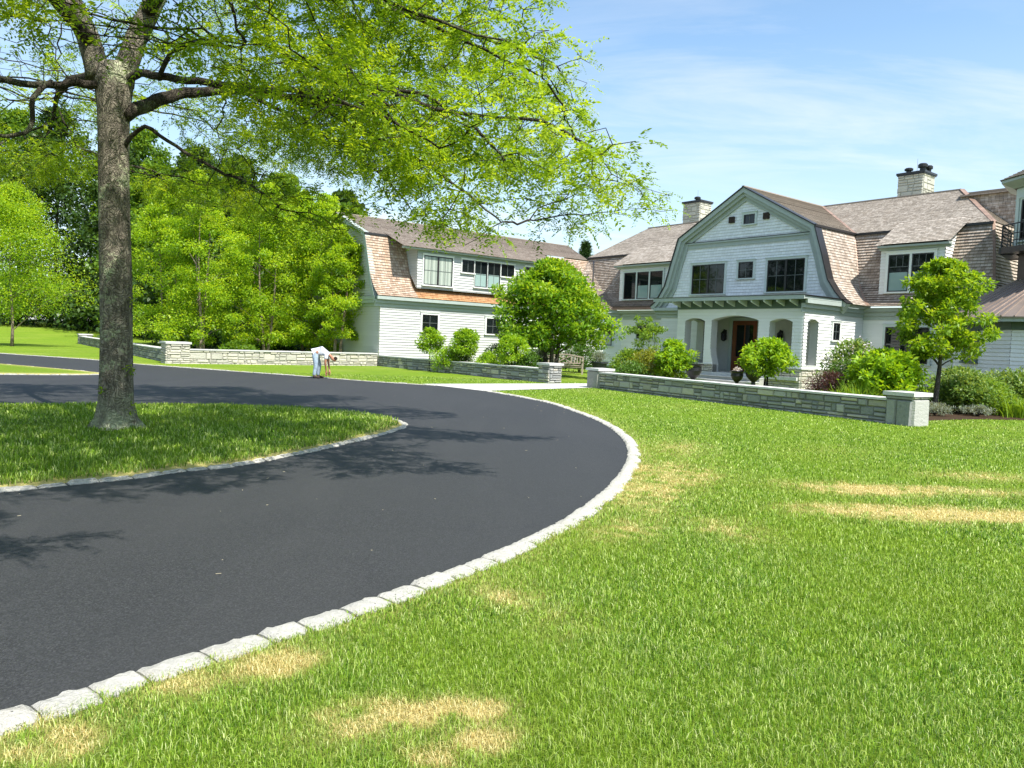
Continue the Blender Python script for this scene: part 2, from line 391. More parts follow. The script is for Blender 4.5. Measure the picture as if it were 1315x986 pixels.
SEAMROOF = plain('grey_brown_seam_metal', L_(.25, .2, .17), .4, .5, metal=.4, var=.12, scale=2.)
DOORW = plain('mahogany_door', L_(.16, .045, .018), .35, .45, var=.2, scale=3.)
TEAK = plain('weathered_teak', L_(.36, .31, .25), .8, .2, var=.18, scale=9.)
MULCH = plain('bark_mulch', L_(.05, .032, .02), .95, .1, var=.5, scale=30.)
INSIDE = plain('porch_paint', L_(.46, .47, .445), .75, .2, var=.04)
g = G('window_glass'); WGLASS = g.done(g.bsdf(L_(.006, .009, .009), .03, .5, g.bump(g.noise(g.co(), 1.3, 2), .03, .02)))
g = G('curtain_behind_glass'); uvn = g.n('TexWave', dict(wave_type='BANDS', bands_direction='X'), Vector=g.co('Generated'), Scale=3.2, Distortion=.6)
CURTAIN = g.done(g.bsdf(g.ramp(uvn.outputs[0], [(0, L_(.2, .3, .28)), (1, L_(.34, .45, .42))]), .5, .3, coat=.8))
g = G('pale_curtain_behind_glass'); uvn = g.n('TexWave', dict(wave_type='BANDS', bands_direction='X'), Vector=g.co('Generated'), Scale=2.2, Distortion=1.)
CURTAIN_P = g.done(g.bsdf(g.ramp(uvn.outputs[0], [(0, L_(.26, .3, .26)), (1, L_(.42, .46, .4))]), .5, .3, coat=.8))

# ------------------------------------------------------------------ ground, drive, lawns
def terrain(x, y):
    k = np.clip((-10 - x) / 18., 0, 1); k = k * k * (3 - 2 * k)
    return .046 * np.clip(y - 60, 0, 42) * k

KERB_R = [(-16, .2), (-9, .75), (-5.2, 1.25), (-3.3, 1.85), (-2.52, 2.35), (-1.96, 2.88), (-1.58, 3.38), (-1.22, 3.81), (-.86, 4.26), (-.51, 4.75), (-.05, 5.48), (.47, 6.48), (.95, 7.74), (1.39, 9.24), (1.67, 10.58), (1.85, 12.31), (1.81, 14.61), (1.46, 16.86), (.87, 19.36), (.07, 21.11), (-.88, 22.87)]
FAR_EDGE = [(-.88, 22.87), (-1.6, 23.75), (-2.5, 24.45), (-4.35, 25.14), (-7.15, 26.66), (-9.44, 27.79), (-13.09, 29.62), (-15.34, 30.83), (-17.87, 32.78), (-24.35, 35.84), (-36, 41), (-60, 50)]
kr = spline(KERB_R, .12); fe = spline(FAR_EDGE, .4)
DRIVE = kr + fe[1:] + [(-75, 44), (-75, 8), (-40, -1), (-16, -1.5)]
ISLAND = spline([(-14, 8.2), (-12, 6.6), (-9.2, 5.85), (-6.6, 6.15), (-4.64, 6.84), (-4.25, 7.25), (-3.85, 7.68), (-3.59, 8.1), (-3.13, 8.63), (-2.84, 9.35), (-2.5, 10.28), (-2.14, 11.5), (-1.95, 12.4), (-1.9, 13.15), (-2.2, 13.9), (-2.7, 14.45), (-3.4, 14.95), (-4.33, 15.14), (-5.57, 15.12), (-6.93, 14.68), (-9.26, 13.63), (-12, 12), (-14.3, 10)], .12, True)
STRIP = spline([(-12.8, 23.6), (-13.6, 24.35), (-15.83, 25.64), (-18.25, 26.86), (-24, 29.6), (-34, 34), (-38, 31), (-30, 24), (-20, 20.9), (-14.8, 21.79)], .3, True)
PATH = [(-3.0, 25.05), (-.86, 22.8), (2.45, 26.3), (11.2, 33.2), (9.9, 34.9), (1.5, 28.4)]

DRY = [(-.42, 3.0, .27, .13, 20, 1.3), (-.2, 3.05, .2, .09, 10, 1.1), (-.05, 2.82, .2, .1, 40, .6), (4.1, 7.42, .95, .3, 2, 1.35), (5.1, 7.4, .7, .28, 0, 1.), (3.7, 7.5, .7, .22, 0, .7),
       (4.1, 8.62, .9, .35, -4, .85), (5.25, 8.75, .8, .25, 0, .8), (2., 9.2, .55, .9, -20, .6), (1.5, 7.8, .4, 1.0, -15, .5), (1.05, 6.3, .3, .5, -30, .4), (1.9, 6.4, .35, .45, 0, .4),
       (-1.66, 2.7, .2, .12, 0, .8), (-1.05, 3.42, .2, .14, 30, .75), (-.2, 2.72, .14, .1, 0, .55), (.02, 4.5, .2, .25, 30, .4), (-1.35, 3.2, .15, .15, 0, .4), (6.4, 9.9, .8, .4, 0, .5), (2.6, 11.5, .5, 1.2, -10, .35), (.35, 4.1, .2, .3, 0, .3)]
def dryness(x, y):
    d = np.zeros(len(x))
    for cx_, cy_, rx, ry, ro, am in DRY:
        c_, s_ = math.cos(R(ro)), math.sin(R(ro))
        u = ((x - cx_) * c_ + (y - cy_) * s_) / rx; v = (-(x - cx_) * s_ + (y - cy_) * c_) / ry
        d = np.maximum(d, am * np.exp(-(u * u + v * v) * .8))
    n_ = np.sin(x * 9.1 + 2.1 * np.sin(y * 7.3)) * np.sin(y * 11.7 + 1.7 * np.sin(x * 6.1)) + .6 * np.sin(x * 23. + y * 5.) * np.sin(y * 19. - x * 7.)
    base = .13 * np.clip(np.sin(x * .9 + 1.3 * np.sin(y * .7 + 1)) * np.sin(y * .8 + x * .3) - .25, 0, 1)
    return np.clip(d * (1 + .6 * n_) + base * (1 + .5 * n_), 0, 1.5)

def mat_lawn(name):
    g = G(name); c = g.co()
    dry = g.attr('dry')
    n0 = g.noise(c, .45, 5, .6); n1_ = g.noise(c, 2.4, 6, .65); n2_ = g.noise(c, 34., 6, .75); n3 = g.noise(g.mapping(c, (.6, .25, 1)), 1.6, 4)
    col = g.ramp(n2_, [(.28, L_(.065, .12, .012)), (.5, L_(.145, .245, .016)), (.72, L_(.33, .44, .05))])
    col = g.mix(g.val(n0, .4, .68, 0., .5), col, L_(.21, .30, .02))
    col = g.mix(g.val(n3, .45, .7, 0., .35), col, L_(.13, .24, .02))
    dd = g.math('ADD', g.math('MULTIPLY', dry, 1.), g.val(n1_, .6, .85, 0., .25))
    dd = g.math('MULTIPLY', dd, g.val(n2_, .25, .6, .6, 1.15))
    dc = g.n('Clamp', Value=dd).outputs[0]
    col = g.mix(dc, col, L_(.6, .5, .21))
    h = g.math('ADD', n2_, g.math('MULTIPLY', g.noise(c, 90., 3), .5))
    return g.done(g.bsdf(col, .85, .12, g.bump(h, .9, .05)))
LAWN = mat_lawn('lawn_turf')

xs = np.unique(np.round(np.concatenate([np.arange(-8, 22, .22), np.arange(-80, -8, 1.6), np.arange(22, 60, 2.), np.linspace(-700, -80, 14), np.linspace(60, 700, 14)]), 3))
ys = np.unique(np.round(np.concatenate([np.arange(1.5, 16, .22), np.arange(16, 34, .6), np.arange(34, 110, 2.), np.linspace(-300, 1.5, 10), np.linspace(110, 900, 14)]), 3))
X, Y = np.meshgrid(xs, ys); xf, yf = X.ravel(), Y.ravel()
nx_, ny_ = len(xs), len(ys)
idx = np.arange(nx_ * ny_).reshape(ny_, nx_)
F = np.stack([idx[:-1, :-1].ravel(), idx[:-1, 1:].ravel(), idx[1:, 1:].ravel(), idx[1:, :-1].ravel()], 1)
edge_d = poly_dist(xf, yf, kr + fe, False)
dry_g = np.maximum(dryness(xf, yf), .55 * np.exp(-(edge_d / .35) ** 2))
tag(np_mesh('lawn', np.stack([xf, yf, terrain(xf, yf)], 1), F, LAWN, attrs=dict(dry=dry_g)), 'bright green mown lawn with straw coloured dry patches', 'lawn', kind='structure')

def flat(name, poly, z, mat, zfun=False):
    me = bpy.data.meshes.new(name)
    me.from_pydata([(x, y, z) for x, y in poly], [], [tuple(range(len(poly)))])
    from mathutils.geometry import tessellate_polygon
    tri = tessellate_polygon([[Vector((x, y, 0)) for x, y in poly]])
    me.clear_geometry(); me.from_pydata([(x, y, z) for x, y in poly], [], [tuple(t_) for t_ in tri])
    me.update()
    up = sum(p.normal.z for p in me.polygons)
    if up < 0: me.flip_normals()
    me.materials.append(mat)
    o = bpy.data.objects.new(name, me); COL.objects.link(o); return o
tag(flat('driveway', DRIVE, .004, ASPHALT), 'fresh black asphalt driveway curving round the tree island', 'driveway', kind='structure')
tag(flat('path', PATH, .012, PATHM), 'pale stone path leading between the wall piers', 'path', kind='structure')

def lawn_patch(name, poly, lab):
    a = np.array(poly); x0, y0 = a.min(0); x1, y1 = a.max(0)
    c = a.mean(0); rings = []; n_ = len(a)
    for k in (1., .985, .96, .9, .75, .5, .25):
        z = .012 if k == 1. else .035 + .05 * (1 - k) ** .6
        p = c + (a - c) * k; rings.append(np.c_[p, np.full(n_, z)])
    V = np.concatenate(rings + [np.array([[c[0], c[1], .1]])])
    Fs = []
    for r_ in range(len(rings) - 1):
        for i in range(n_):
            j = (i + 1) % n_; Fs.append((r_ * n_ + i, r_ * n_ + j, (r_ + 1) * n_ + j, (r_ + 1) * n_ + i))
    last = (len(rings) - 1) * n_
    me = bpy.data.meshes.new(name)
    me.from_pydata([tuple(v) for v in V], [], Fs + [(last + i, last + (i + 1) % n_, len(V) - 1) for i in range(n_)])
    if sum(p.normal.z for p in me.polygons) < 0: me.flip_normals()
    ed = poly_dist(V[:, 0], V[:, 1], poly)
    at = me.attributes.new('dry', 'FLOAT', 'POINT'); at.data.foreach_set('value', (.8 * np.exp(-(ed / .3) ** 2)).astype(np.float32))
    me.materials.append(LAWN)
    o = bpy.data.objects.new(name, me); COL.objects.link(o)
    return tag(o, lab, 'lawn', kind='structure')
lawn_patch('island_lawn', ISLAND, 'shaded grass island in the drive under the big tree')
lawn_patch('verge_lawn', STRIP, 'narrow grass island between the two arms of the drive')

def kerb(name, line, width, side, lab, z=.045, ln=.27, closed=False, sunk=False):
    """row of rough split granite blocks along a resampled line"""
    mb = MB(); P = [Vector((x, y, 0)) for x, y in line]
    if closed: P.append(P[0])
    cum = [0.]
    for a, b in zip(P, P[1:]): cum.append(cum[-1] + (b - a).length)
    def at(s_):
        s_ = min(max(s_, 0), cum[-1] - 1e-4); i = np.searchsorted(cum, s_, 'right') - 1; i = min(i, len(P) - 2)
        f = (s_ - cum[i]) / max(1e-6, cum[i + 1] - cum[i]); d = (P[i + 1] - P[i]).normalized()
        return P[i].lerp(P[i + 1], f), Vector((-d.y, d.x, 0)) * side
    s_ = 0.
    while s_ < cum[-1] - .05:
        L = random.uniform(ln * .7, ln * 1.3); e = min(s_ + L - random.uniform(.008, .022), cum[-1]); zt = z + random.uniform(-.008, .01)
        K = 9; rows = []
        wj = random.uniform(-.02, .025); r_ = random.random()
        for k in range(K + 1):
            p, n_ = at(s_ + (e - s_) * k / K); rd = 1 - (abs(k / K - .5) * 2) ** 5 * .5
            w_ = (width + wj + random.uniform(-.012, .012)) * (.8 + .2 * rd)
            prof = [(-.0, -.03), (.0, zt * .5), (.022, zt * (.88 + .1 * rd)), (w_ * .35, zt + .006 * rd), (w_ * .7, zt), (w_ - .03, zt * .86), (w_, zt * .35), (w_, -.03)]
            rows.append([p + n_ * (q + (random.uniform(-.011, .011) if 0 < j < 7 else 0)) + Vector((0, 0, h * (rd if k in (0, K) else 1) + (random.uniform(-.004, .004) if j in (2, 3, 4) else 0))) for j, (q, h) in enumerate(prof)])
        n_ = len(rows[0]); vs = [v for r0 in rows for v in r0]
        fs = [(k * n_ + j, k * n_ + j + 1, (k + 1) * n_ + j + 1, (k + 1) * n_ + j) for k in range(K) for j in range(n_ - 1)]
        fs += [tuple(range(n_)), tuple(K * n_ + j for j in range(n_))[::-1]]
        mb.add(vs, fs, 0, r_)
        s_ += L
    o = mb.build(name, KERB); 
    return tag(o, lab, 'kerb', kind='structure')
kerb('kerb', kr[20:], .165, -1, 'pale granite block kerb along the front lawn', .028)
kerb('island_kerb', ISLAND, .1, -1, 'pale granite kerb round the tree island', .03, closed=True)
kerb('verge_kerb', STRIP, .09, -1, 'pale kerb round the narrow grass island', .025, closed=True)
kerb('far_kerb', fe[4:], .12, -1, 'pale kerb along the far side of the drive', .02, ln=.5)

# beds behind the walls
BEDS = {'left': [(-6.3, 38.4), (.3, 29.6), (.2, 33.5), (-3, 38.2), (-5.6, 39.4)], 'mid': [(3.3, 27.0), (7.3, 19.9), (9.2, 21.6), (6.9, 27.5), (7., 30.), (5.2, 29.9)],
        'right': [(7.8, 19.), (8.8, 17.3), (9.7, 18.1), (12, 19.4), (14.5, 19.9), (20, 21.5), (20, 25), (14, 29), (11.6, 29), (9.6, 25)]}
for k, p in BEDS.items():
    tag(flat('flower_bed', p, .008, MULCH), 'dark mulched planting bed behind the garden wall', 'flower bed', kind='structure')

# grass blades (real geometry near the camera, thinning with distance)
def blades(name, gen, keep, zf, lab, hmul=1.):
    P = []
    for d0, d1, dens, w_, h_ in gen:
        th = math.radians(56.); n_ = int(dens * (d1 ** 2 - d0 ** 2) * th)
        d = np.sqrt(rng.uniform(d0 ** 2, d1 ** 2, n_)); a = rng.uniform(-th, th, n_)
        x, y = d * np.sin(a), d * np.cos(a)
        k = keep(x, y); x, y, d = x[k], y[k], d[k]
        P.append(np.c_[x, y, np.full(len(x), w_), np.full(len(x), h_), d])
    P = np.concatenate(P); n_ = len(P)
    x, y, w_, h_, d = P.T
    z = zf(x, y)
    dry = np.clip(dryness(x, y) + .55 * np.exp(-(poly_dist(x, y, kr + fe, False) / .22) ** 2) * rng.uniform(.0, 1., n_) + rng.normal(0, .08, n_), 0, 1.3)
    dry = np.where(dry > .32, np.clip((dry - .32) * 2.1 + .32, 0, 1.3), dry)
    # clumping
    tall = .75 + .5 * (np.sin(x * 5.1 + 1.3 * np.sin(y * 3.7)) * np.sin(y * 4.3 + 1.1 * np.sin(x * 2.9)) * .5 + .5)
    hh = h_ * tall * rng.uniform(.55, 1.25, n_) * hmul * (1 - .35 * np.clip(dry, 0, 1))
    ww = w_ * rng.uniform(.7, 1.3, n_)
    az = rng.uniform(0, 2 * np.pi, n_); lean = np.clip(rng.uniform(.15, 1.05, n_) + .3 * dry, 0, 1.25)
    lx, ly = np.cos(az) * lean, np.sin(az) * lean
    fa = az + np.pi / 2 + rng.normal(0, .6, n_); sx, sy = np.cos(fa) * ww / 2, np.sin(fa) * ww / 2
    m1 = .5; V = np.zeros((n_, 5, 3))
    V[:, 0] = np.c_[x - sx, y - sy, z - .005]; V[:, 1] = np.c_[x + sx, y + sy, z - .005]
    mx, my, mz = x + lx * hh * .32, y + ly * hh * .32, z + hh * .58
    V[:, 2] = np.c_[mx + sx * .8, my + sy * .8, mz]; V[:, 3] = np.c_[mx - sx * .8, my - sy * .8, mz]
    V[:, 4] = np.c_[x + lx * hh * .95, y + ly * hh * .95, z + hh * (1.0 - .35 * lean)]
    b = np.arange(n_)[:, None] * 5
    T = np.concatenate([b + [0, 1, 2], b + [0, 2, 3], b + [3, 2, 4]])
    rn = np.repeat(rng.random(n_), 5); dr = np.repeat(dry, 5)
    return tag(np_mesh(name, V.reshape(-1, 3), T, BLADE, attrs=dict(rnd=rn, dry=dr)), lab, 'grass', kind='stuff')
g = G('grass_blade'); rn = g.attr('rnd'); dr = g.attr('dry'); c = g.co()
big = g.noise(c, .5, 4); mid = g.noise(c, 3., 4)
col = g.ramp(rn, [(0., L_(.03, .08, .008)), (.36, L_(.115, .245, .014)), (.66, L_(.25, .40, .025)), (.86, L_(.42, .52, .12)), (1., L_(.66, .72, .34))])  # pale ramp end paints highlight specks, dark start the shaded gaps
col = g.mix(g.val(big, .4, .66, 0., .5), col, L_(.24, .34, .02))
col = g.mix(g.val(mid, .55, .75, 0., .4), col, L_(.08, .18, .02))
dd = g.math('SUBTRACT', g.math('MULTIPLY', dr, 1.7), g.math('MULTIPLY', rn, .65))
col = g.mix(g.n('Clamp', Value=dd).outputs[0], col, g.ramp(rn, [(0, L_(.38, .28, .09)), (.5, L_(.6, .5, .2)), (1, L_(.74, .66, .36))]))
p = g.bsdf(col, .5, .3); tr = g.n('BsdfTranslucent', Color=g.mix(1., col, (1.4, 1.4, .8, 1), 'MULTIPLY'))
BLADE = g.done(g.n('MixShader', Fac=.3, i1=p.outputs[0], i2=tr.outputs[0]))
beds_all = list(BEDS.values())
def keep_lawn(x, y):
    k = ~in_poly(x, y, DRIVE) & ~in_poly(x, y, PATH)
    k &= ~((poly_dist(x, y, kr, False) < .10))
    for b in beds_all: k &= ~in_poly(x, y, b)
    return k
blades('grass', [(1.2, 2.3, 12000, .0028, .038), (2.3, 4., 16000, .0028, .038), (4., 6.5, 8200, .0041, .038), (6.5, 10, 2900, .0066, .04), (10, 16, 1100, .0095, .04), (16, 30, 300, .016, .036)], keep_lawn, terrain, 'short green grass blades covering the front lawn')
def keep_isl(x, y): return in_poly(x, y, ISLAND) & (poly_dist(x, y, ISLAND) > .05)
blades('grass', [(7, 10.5, 1500, .009, .075), (10.5, 16.5, 700, .013, .075)], keep_isl, lambda x, y: .035 + 0 * x + .03 * np.clip(poly_dist(x, y, ISLAND), 0, 1), 'longer grass blades on the shaded tree island')
# pale clippings lying on the asphalt
mb = MB()
for _ in range(95):
    d = random.uniform(3.2, 20); a = R(random.uniform(-34, 12)); x, y = d * math.sin(a), d * math.cos(a)
    if in_poly(np.array([x]), np.array([y]), DRIVE)[0] and not in_poly(np.array([x]), np.array([y]), ISLAND)[0]:
        L = random.uniform(.008, .035); az = random.uniform(0, 6.28); ww = .0018 + .0003 * d
        dx, dy = math.cos(az) * L, math.sin(az) * L
        mb.bar((x, y, .0065), (x + dx, y + dy, .009), ww, .002, 0, rnd=random.random())
STRAW = plain('dry_straw', L_(.5, .44, .3), .8, .2)
tag(mb.build('grass_clippings', STRAW), 'pale dry grass clippings scattered on the asphalt', 'clippings', kind='stuff')

#==SPLIT==
# ------------------------------------------------------------------ the house (local x = depth axis b, local y = axis a along the front)
P0 = Vector((11.88, 31.14, 0)); HROT = R(38)
HA = Vector((-math.sin(HROT), math.cos(HROT), 0)); HB = Vector((math.cos(HROT), math.sin(HROT), 0))
def w2h(x, y):
    d = Vector((x, y, 0)) - P0; return (d.dot(HB), d.dot(HA))
HOUSE = empty('shingle_house', P0, HROT, 'large white clapboard house with cedar shingle gambrel roofs and arched porch', 'house')

def frame(p, q):
    """vertical plane through p->q (local xy); outward normal is on the left of travel; returns f(u, z, d)"""
    p = Vector((p[0], p[1], 0)); q = Vector((q[0], q[1], 0)); U = (q - p).normalized(); N = Vector((-U.y, U.x, 0))
    def f(u, z, d=0.): return p + U * u + N * d + Vector((0, 0, z))
    f.U = U; f.N = N; f.len = (q - p).length
    return f

def _intervals(poly, z):
    xs_ = []
    n = len(poly)
    for i in range(n):
        (x0, z0), (x1, z1) = poly[i], poly[(i + 1) % n]
        if (z0 > z) != (z1 > z): xs_.append(x0 + (x1 - x0) * (z - z0) / (z1 - z0))
    xs_.sort()
    return list(zip(xs_[::2], xs_[1::2]))
def _sub(iv, holes):
    for a, b in holes:
        out = []
        for c, d in iv:
            if b <= c or a >= d: out.append((c, d)); continue
            if a > c: out.append((c, a))
            if b < d: out.append((b, d))
        iv = out
    return iv
def lap_wall(mb, fr, poly, holes=(), row=.14, lip=.027, mi=0):
    """real lapped boards: every course leans out to a lip at its lower edge"""
    zs = [z for _, z in poly]; z0, z1 = min(zs), max(zs)
    levels = set(round(z, 4) for z in zs) | {round(z, 4) for h in holes for _, z in h if z0 < z < z1}
    k = math.floor(z0 / row)
    while k * row < z1:
        if k * row > z0: levels.add(round(k * row, 4))
        k += 1
    L = sorted(levels)
    def off(z, up):   # at a course boundary the board above stands out by lip
        fz = (z / row) % 1.
        if fz < 1e-3 or fz > 1 - 1e-3: return lip if up else 0.
        return lip * (1 - fz)
    for a, b in zip(L, L[1:]):
        if b - a < 1e-3: continue
        e = min(1e-3, (b - a) * .1)
        ia = _sub(_intervals(poly, a + e), [h for hh in holes for h in _intervals(hh, a + e)])
        ib = _sub(_intervals(poly, b - e), [h for hh in holes for h in _intervals(hh, b - e)])
        if len(ia) != len(ib): ia = ib = (ia if len(ia) < len(ib) else ib)
        oa, ob = off(a, True), off(b, False)
        ra = math.floor(a / row + 1e-3) * row
        for (l0, r0), (l1, r1) in zip(ia, ib):
            if r0 - l0 < 1e-3 and r1 - l1 < 1e-3: continue
            mb.add([fr(l0, a, oa), fr(r0, a, oa), fr(r1, b, ob), fr(l1, b, ob)], [(0, 1, 2, 3)], mi, .5,
                   [[(l0, ra + .01), (r0, ra + .01), (r1, ra + row * .98), (l1, ra + row * .98)]])
            if abs((a / row) - round(a / row)) < 1e-3:
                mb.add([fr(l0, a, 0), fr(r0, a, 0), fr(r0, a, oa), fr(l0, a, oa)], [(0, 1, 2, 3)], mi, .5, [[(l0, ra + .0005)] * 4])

def lap_roof(mb, Lp, Rp, row=.15, lip=.022, mi=0, flip=False, v0=0.):
    """shingle courses between two polylines that both run from the top edge down"""
    Lp = [Vector(p) for p in Lp]; Rp = [Vector(p) for p in Rp]
    rows_ = []; v = v0
    for i in range(len(Lp) - 1):
        seg = max((Lp[i + 1] - Lp[i]).length, (Rp[i + 1] - Rp[i]).length); n = max(1, round(seg / row))
        nn = (Rp[i] - Lp[i] if (Rp[i] - Lp[i]).length > 1e-3 else Rp[i + 1] - Lp[i + 1]).cross(Lp[i + 1] - Lp[i]).normalized()
        if nn.z < 0: nn = -nn
        H = (Rp[i] - Lp[i] if (Rp[i] - Lp[i]).length > 1e-3 else Rp[i + 1] - Lp[i + 1]).normalized()
        for k in range(n):
            a0, a1 = Lp[i].lerp(Lp[i + 1], k / n), Lp[i].lerp(Lp[i + 1], (k + 1) / n)
            b0, b1 = Rp[i].lerp(Rp[i + 1], k / n), Rp[i].lerp(Rp[i + 1], (k + 1) / n)
            vs = [a0, b0, b1 + nn * lip, a1 + nn * lip, a1, b1]
            u = lambda p: p.dot(H)
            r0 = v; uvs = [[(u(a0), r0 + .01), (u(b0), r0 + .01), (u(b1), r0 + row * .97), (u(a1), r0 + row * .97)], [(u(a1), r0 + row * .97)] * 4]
            mb.add(vs, [(0, 1, 2, 3), (3, 2, 5, 4)], mi, .5, uvs)
            v += row
    return v

def arch(u0, u1, zb, zs, rise, n=10, flare=0.):
    """opening polygon with a segmental arched head; piers may flare out at the foot"""
    P = [(u0 + flare, zb), (u0 + flare * .75, zb + .12), (u0 + flare * .25, zb + .35), (u0, zb + .7)] if flare else [(u0, zb)]
    for i in range(n + 1):
        t_ = i / n; P.append((u0 + (u1 - u0) * t_, zs + rise * (1 - (2 * t_ - 1) ** 2)))
    P += [(u1, zb + .7), (u1 - flare * .25, zb + .35), (u1 - flare * .75, zb + .12), (u1 - flare, zb)] if flare else [(u1, zb)]
    return P

FG = frame((2.73, 0), (2.73, 1)); FP = frame((0, 0), (0, 1)); FM = frame((4.8, 0), (4.8, 1)); FS = frame((0, 0), (-1, 0)); FW = frame((0, 17.7), (-1, 17.7))
FD = frame((4.8, 14.9), (2.0, 17.7)); FWE = frame((-10.03, 17.7), (-10.03, 27.7)); FB = frame((2.6, 0), (2.6, 1))
FDORM = frame((4.74, 0), (4.74, 1)); FWD = frame((0, 17.64), (-1, 17.64))

# gambrel outline of the entrance gable (a, z)
GR = [(-.5, 3.68), (-.2, 3.9), (.07, 4.2), (.45, 4.75), (.62, 5.3), (.78, 5.85), (1.0, 6.5), (1.21, 7.15)]
GOUT = GR + [(5., 9.3)] + [(10 - a, z) for a, z in GR[::-1]]
def inset(P, d):
    out = []
    for i, p in enumerate(P):
        a = Vector(P[max(i - 1, 0)]); b = Vector(P[min(i + 1, len(P) - 1)]); p = Vector(p)
        d1 = (p - a).normalized() if i else (b - p).normalized(); d2 = (b - p).normalized() if i < len(P) - 1 else d1
        n1_, n2_ = Vector((d1.y, -d1.x)), Vector((d2.y, -d2.x)); n_ = (n1_ + n2_).normalized()
        out.append(tuple(p + n_ * d / max(.4, n_.dot(n1_))))
    return out

# --- walls
mb = MB(); lap_wall(mb, FG, [(a, z) for a, z in inset(GOUT, .1)]); mb.build('gable_wall', GSHING, HOUSE)
for fr, po in ((FG, [(6.6, .3), (10., .3), (10., 3.55), (6.6, 3.55)]), (FM, [(10, .3), (14.9, .3), (14.9, 3.5), (10, 3.5)]), (FD, [(0, .3), (FD.len, .3), (FD.len, 3.5), (0, 3.5)]),
               (FM, [(-5.2, .3), (0, .3), (0, 3.5), (-5.2, 3.5)]), (frame((12, -5.2), (4.8, -5.2)), [(0, .3), (7.2, .3), (7.2, 3.5), (0, 3.5)]), (frame((4.8, 10), (2.73, 10)), [(0, .3), (2.07, .3), (2.07, 3.5), (0, 3.5)])):
    mb = MB(); lap_wall(mb, fr, po); mb.build('wall', CLAP, HOUSE)
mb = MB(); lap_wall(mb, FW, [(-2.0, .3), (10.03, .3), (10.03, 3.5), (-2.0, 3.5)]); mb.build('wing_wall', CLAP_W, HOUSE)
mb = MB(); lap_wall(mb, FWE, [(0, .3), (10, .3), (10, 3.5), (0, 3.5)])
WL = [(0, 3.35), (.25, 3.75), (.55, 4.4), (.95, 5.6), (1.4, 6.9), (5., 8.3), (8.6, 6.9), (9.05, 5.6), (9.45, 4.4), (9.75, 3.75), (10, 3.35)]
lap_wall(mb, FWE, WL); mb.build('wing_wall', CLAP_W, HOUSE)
# porch front, sides
HC = arch(2.13, 4.6, .3, 2.86, .2, 14); HL = arch(4.98, 6.12, .84, 2.82, .13, flare=0); HR = arch(.5, 1.58, .89, 2.8, .13)
HC = [(2.30, .3), (2.30, .85), (2.27, 1.0), (2.19, 1.25), (2.13, 1.6)] + [p for p in HC if p[1] > 2] + [(4.6, 1.6), (4.54, 1.25), (4.46, 1.0), (4.43, .85), (4.43, .3)]
HS = arch(-1.1, -.27, 1.0, 2.83, .1)
PF = [(0, .85), (6.6, .85), (6.6, 3.62), (0, 3.62)]
mb = MB(); lap_wall(mb, FP, PF, [HC, HL, HR]); lap_wall(mb, FS, [(-4.8, .85), (0, .85), (0, 3.5), (-4.8, 3.5)], [HS])
FPL = frame((0, 6.6), (2.73, 6.6)); HS2 = arch(.3, 1.5, 1.0, 2.83, .1)
lap_wall(mb, FPL, [(0, .85), (2.73, .85), (2.73, 3.6), (0, 3.6)], [HS2])
mb.build('porch_wall', CLAP, HOUSE)
mb = MB()   # returns of the openings and the inner faces of the porch walls
for fr, hs, th, sg in ((FP, (HC, HL, HR), .42, 1), (FS, (HS,), .38, 1), (FPL, (HS2,), .38, 1)):
    for h in hs:
        m_ = [p for p in h if p[1] >= .3]
        for (u0, z0), (u1, z1) in zip(m_, m_[1:] + m_[:1]):
            if z0 <= .31 and z1 <= .31: continue
            mb.add([fr(u0, z0, .004), fr(u1, z1, .004), fr(u1, z1, -th), fr(u0, z0, -th)], [(0, 1, 2, 3)])
FPI = frame((.42, 6.22), (.42, .38))
lap_wall(mb, frame((.42, 10), (.42, 9)), [(10 - u, z) for u, z in PF], [[(10 - u, z) for u, z in h] for h in (HC, HL, HR)])
FSI = frame((0, .38), (1, .38)); lap_wall(mb, FSI, [(.42, .5), (2.6, .5), (2.6, 3.3), (.42, 3.3)], [[(-u, z) for u, z in HS]])
lap_wall(mb, frame((2.73, 6.22), (0, 6.22)), [(.13, .5), (2.31, .5), (2.31, 3.3), (.13, 3.3)], [[(2.73 - u, z) for u, z in HS2]])
lap_wall(mb, FB, [(.38, .5), (6.22, .5), (6.22, 3.3), (.38, 3.3)])
mb.build('porch_lining', INSIDE, HOUSE)
mb = MB(); mb.box(.42, 2.6, .38, 6.22, 3.28, 3.34); mb.build('porch_ceiling', INSIDE, HOUSE)
mb = MB(); mb.box(-.15, 2.6, .1, 6.5, .36, .5); mb.build('porch_floor', CAP, HOUSE)
for k, (x0, z1) in enumerate(((-.5, .33), (-.85, .17))):
    mb = MB(); mb.box(x0, -.1 if k == 0 else -.5, 1.6, 5.1, 0, z1); mb.box(x0 - .03, x0 + .32, 1.58, 5.12, z1, z1 + .035, 1); mb.build('step', [STONE, CAP], HOUSE)

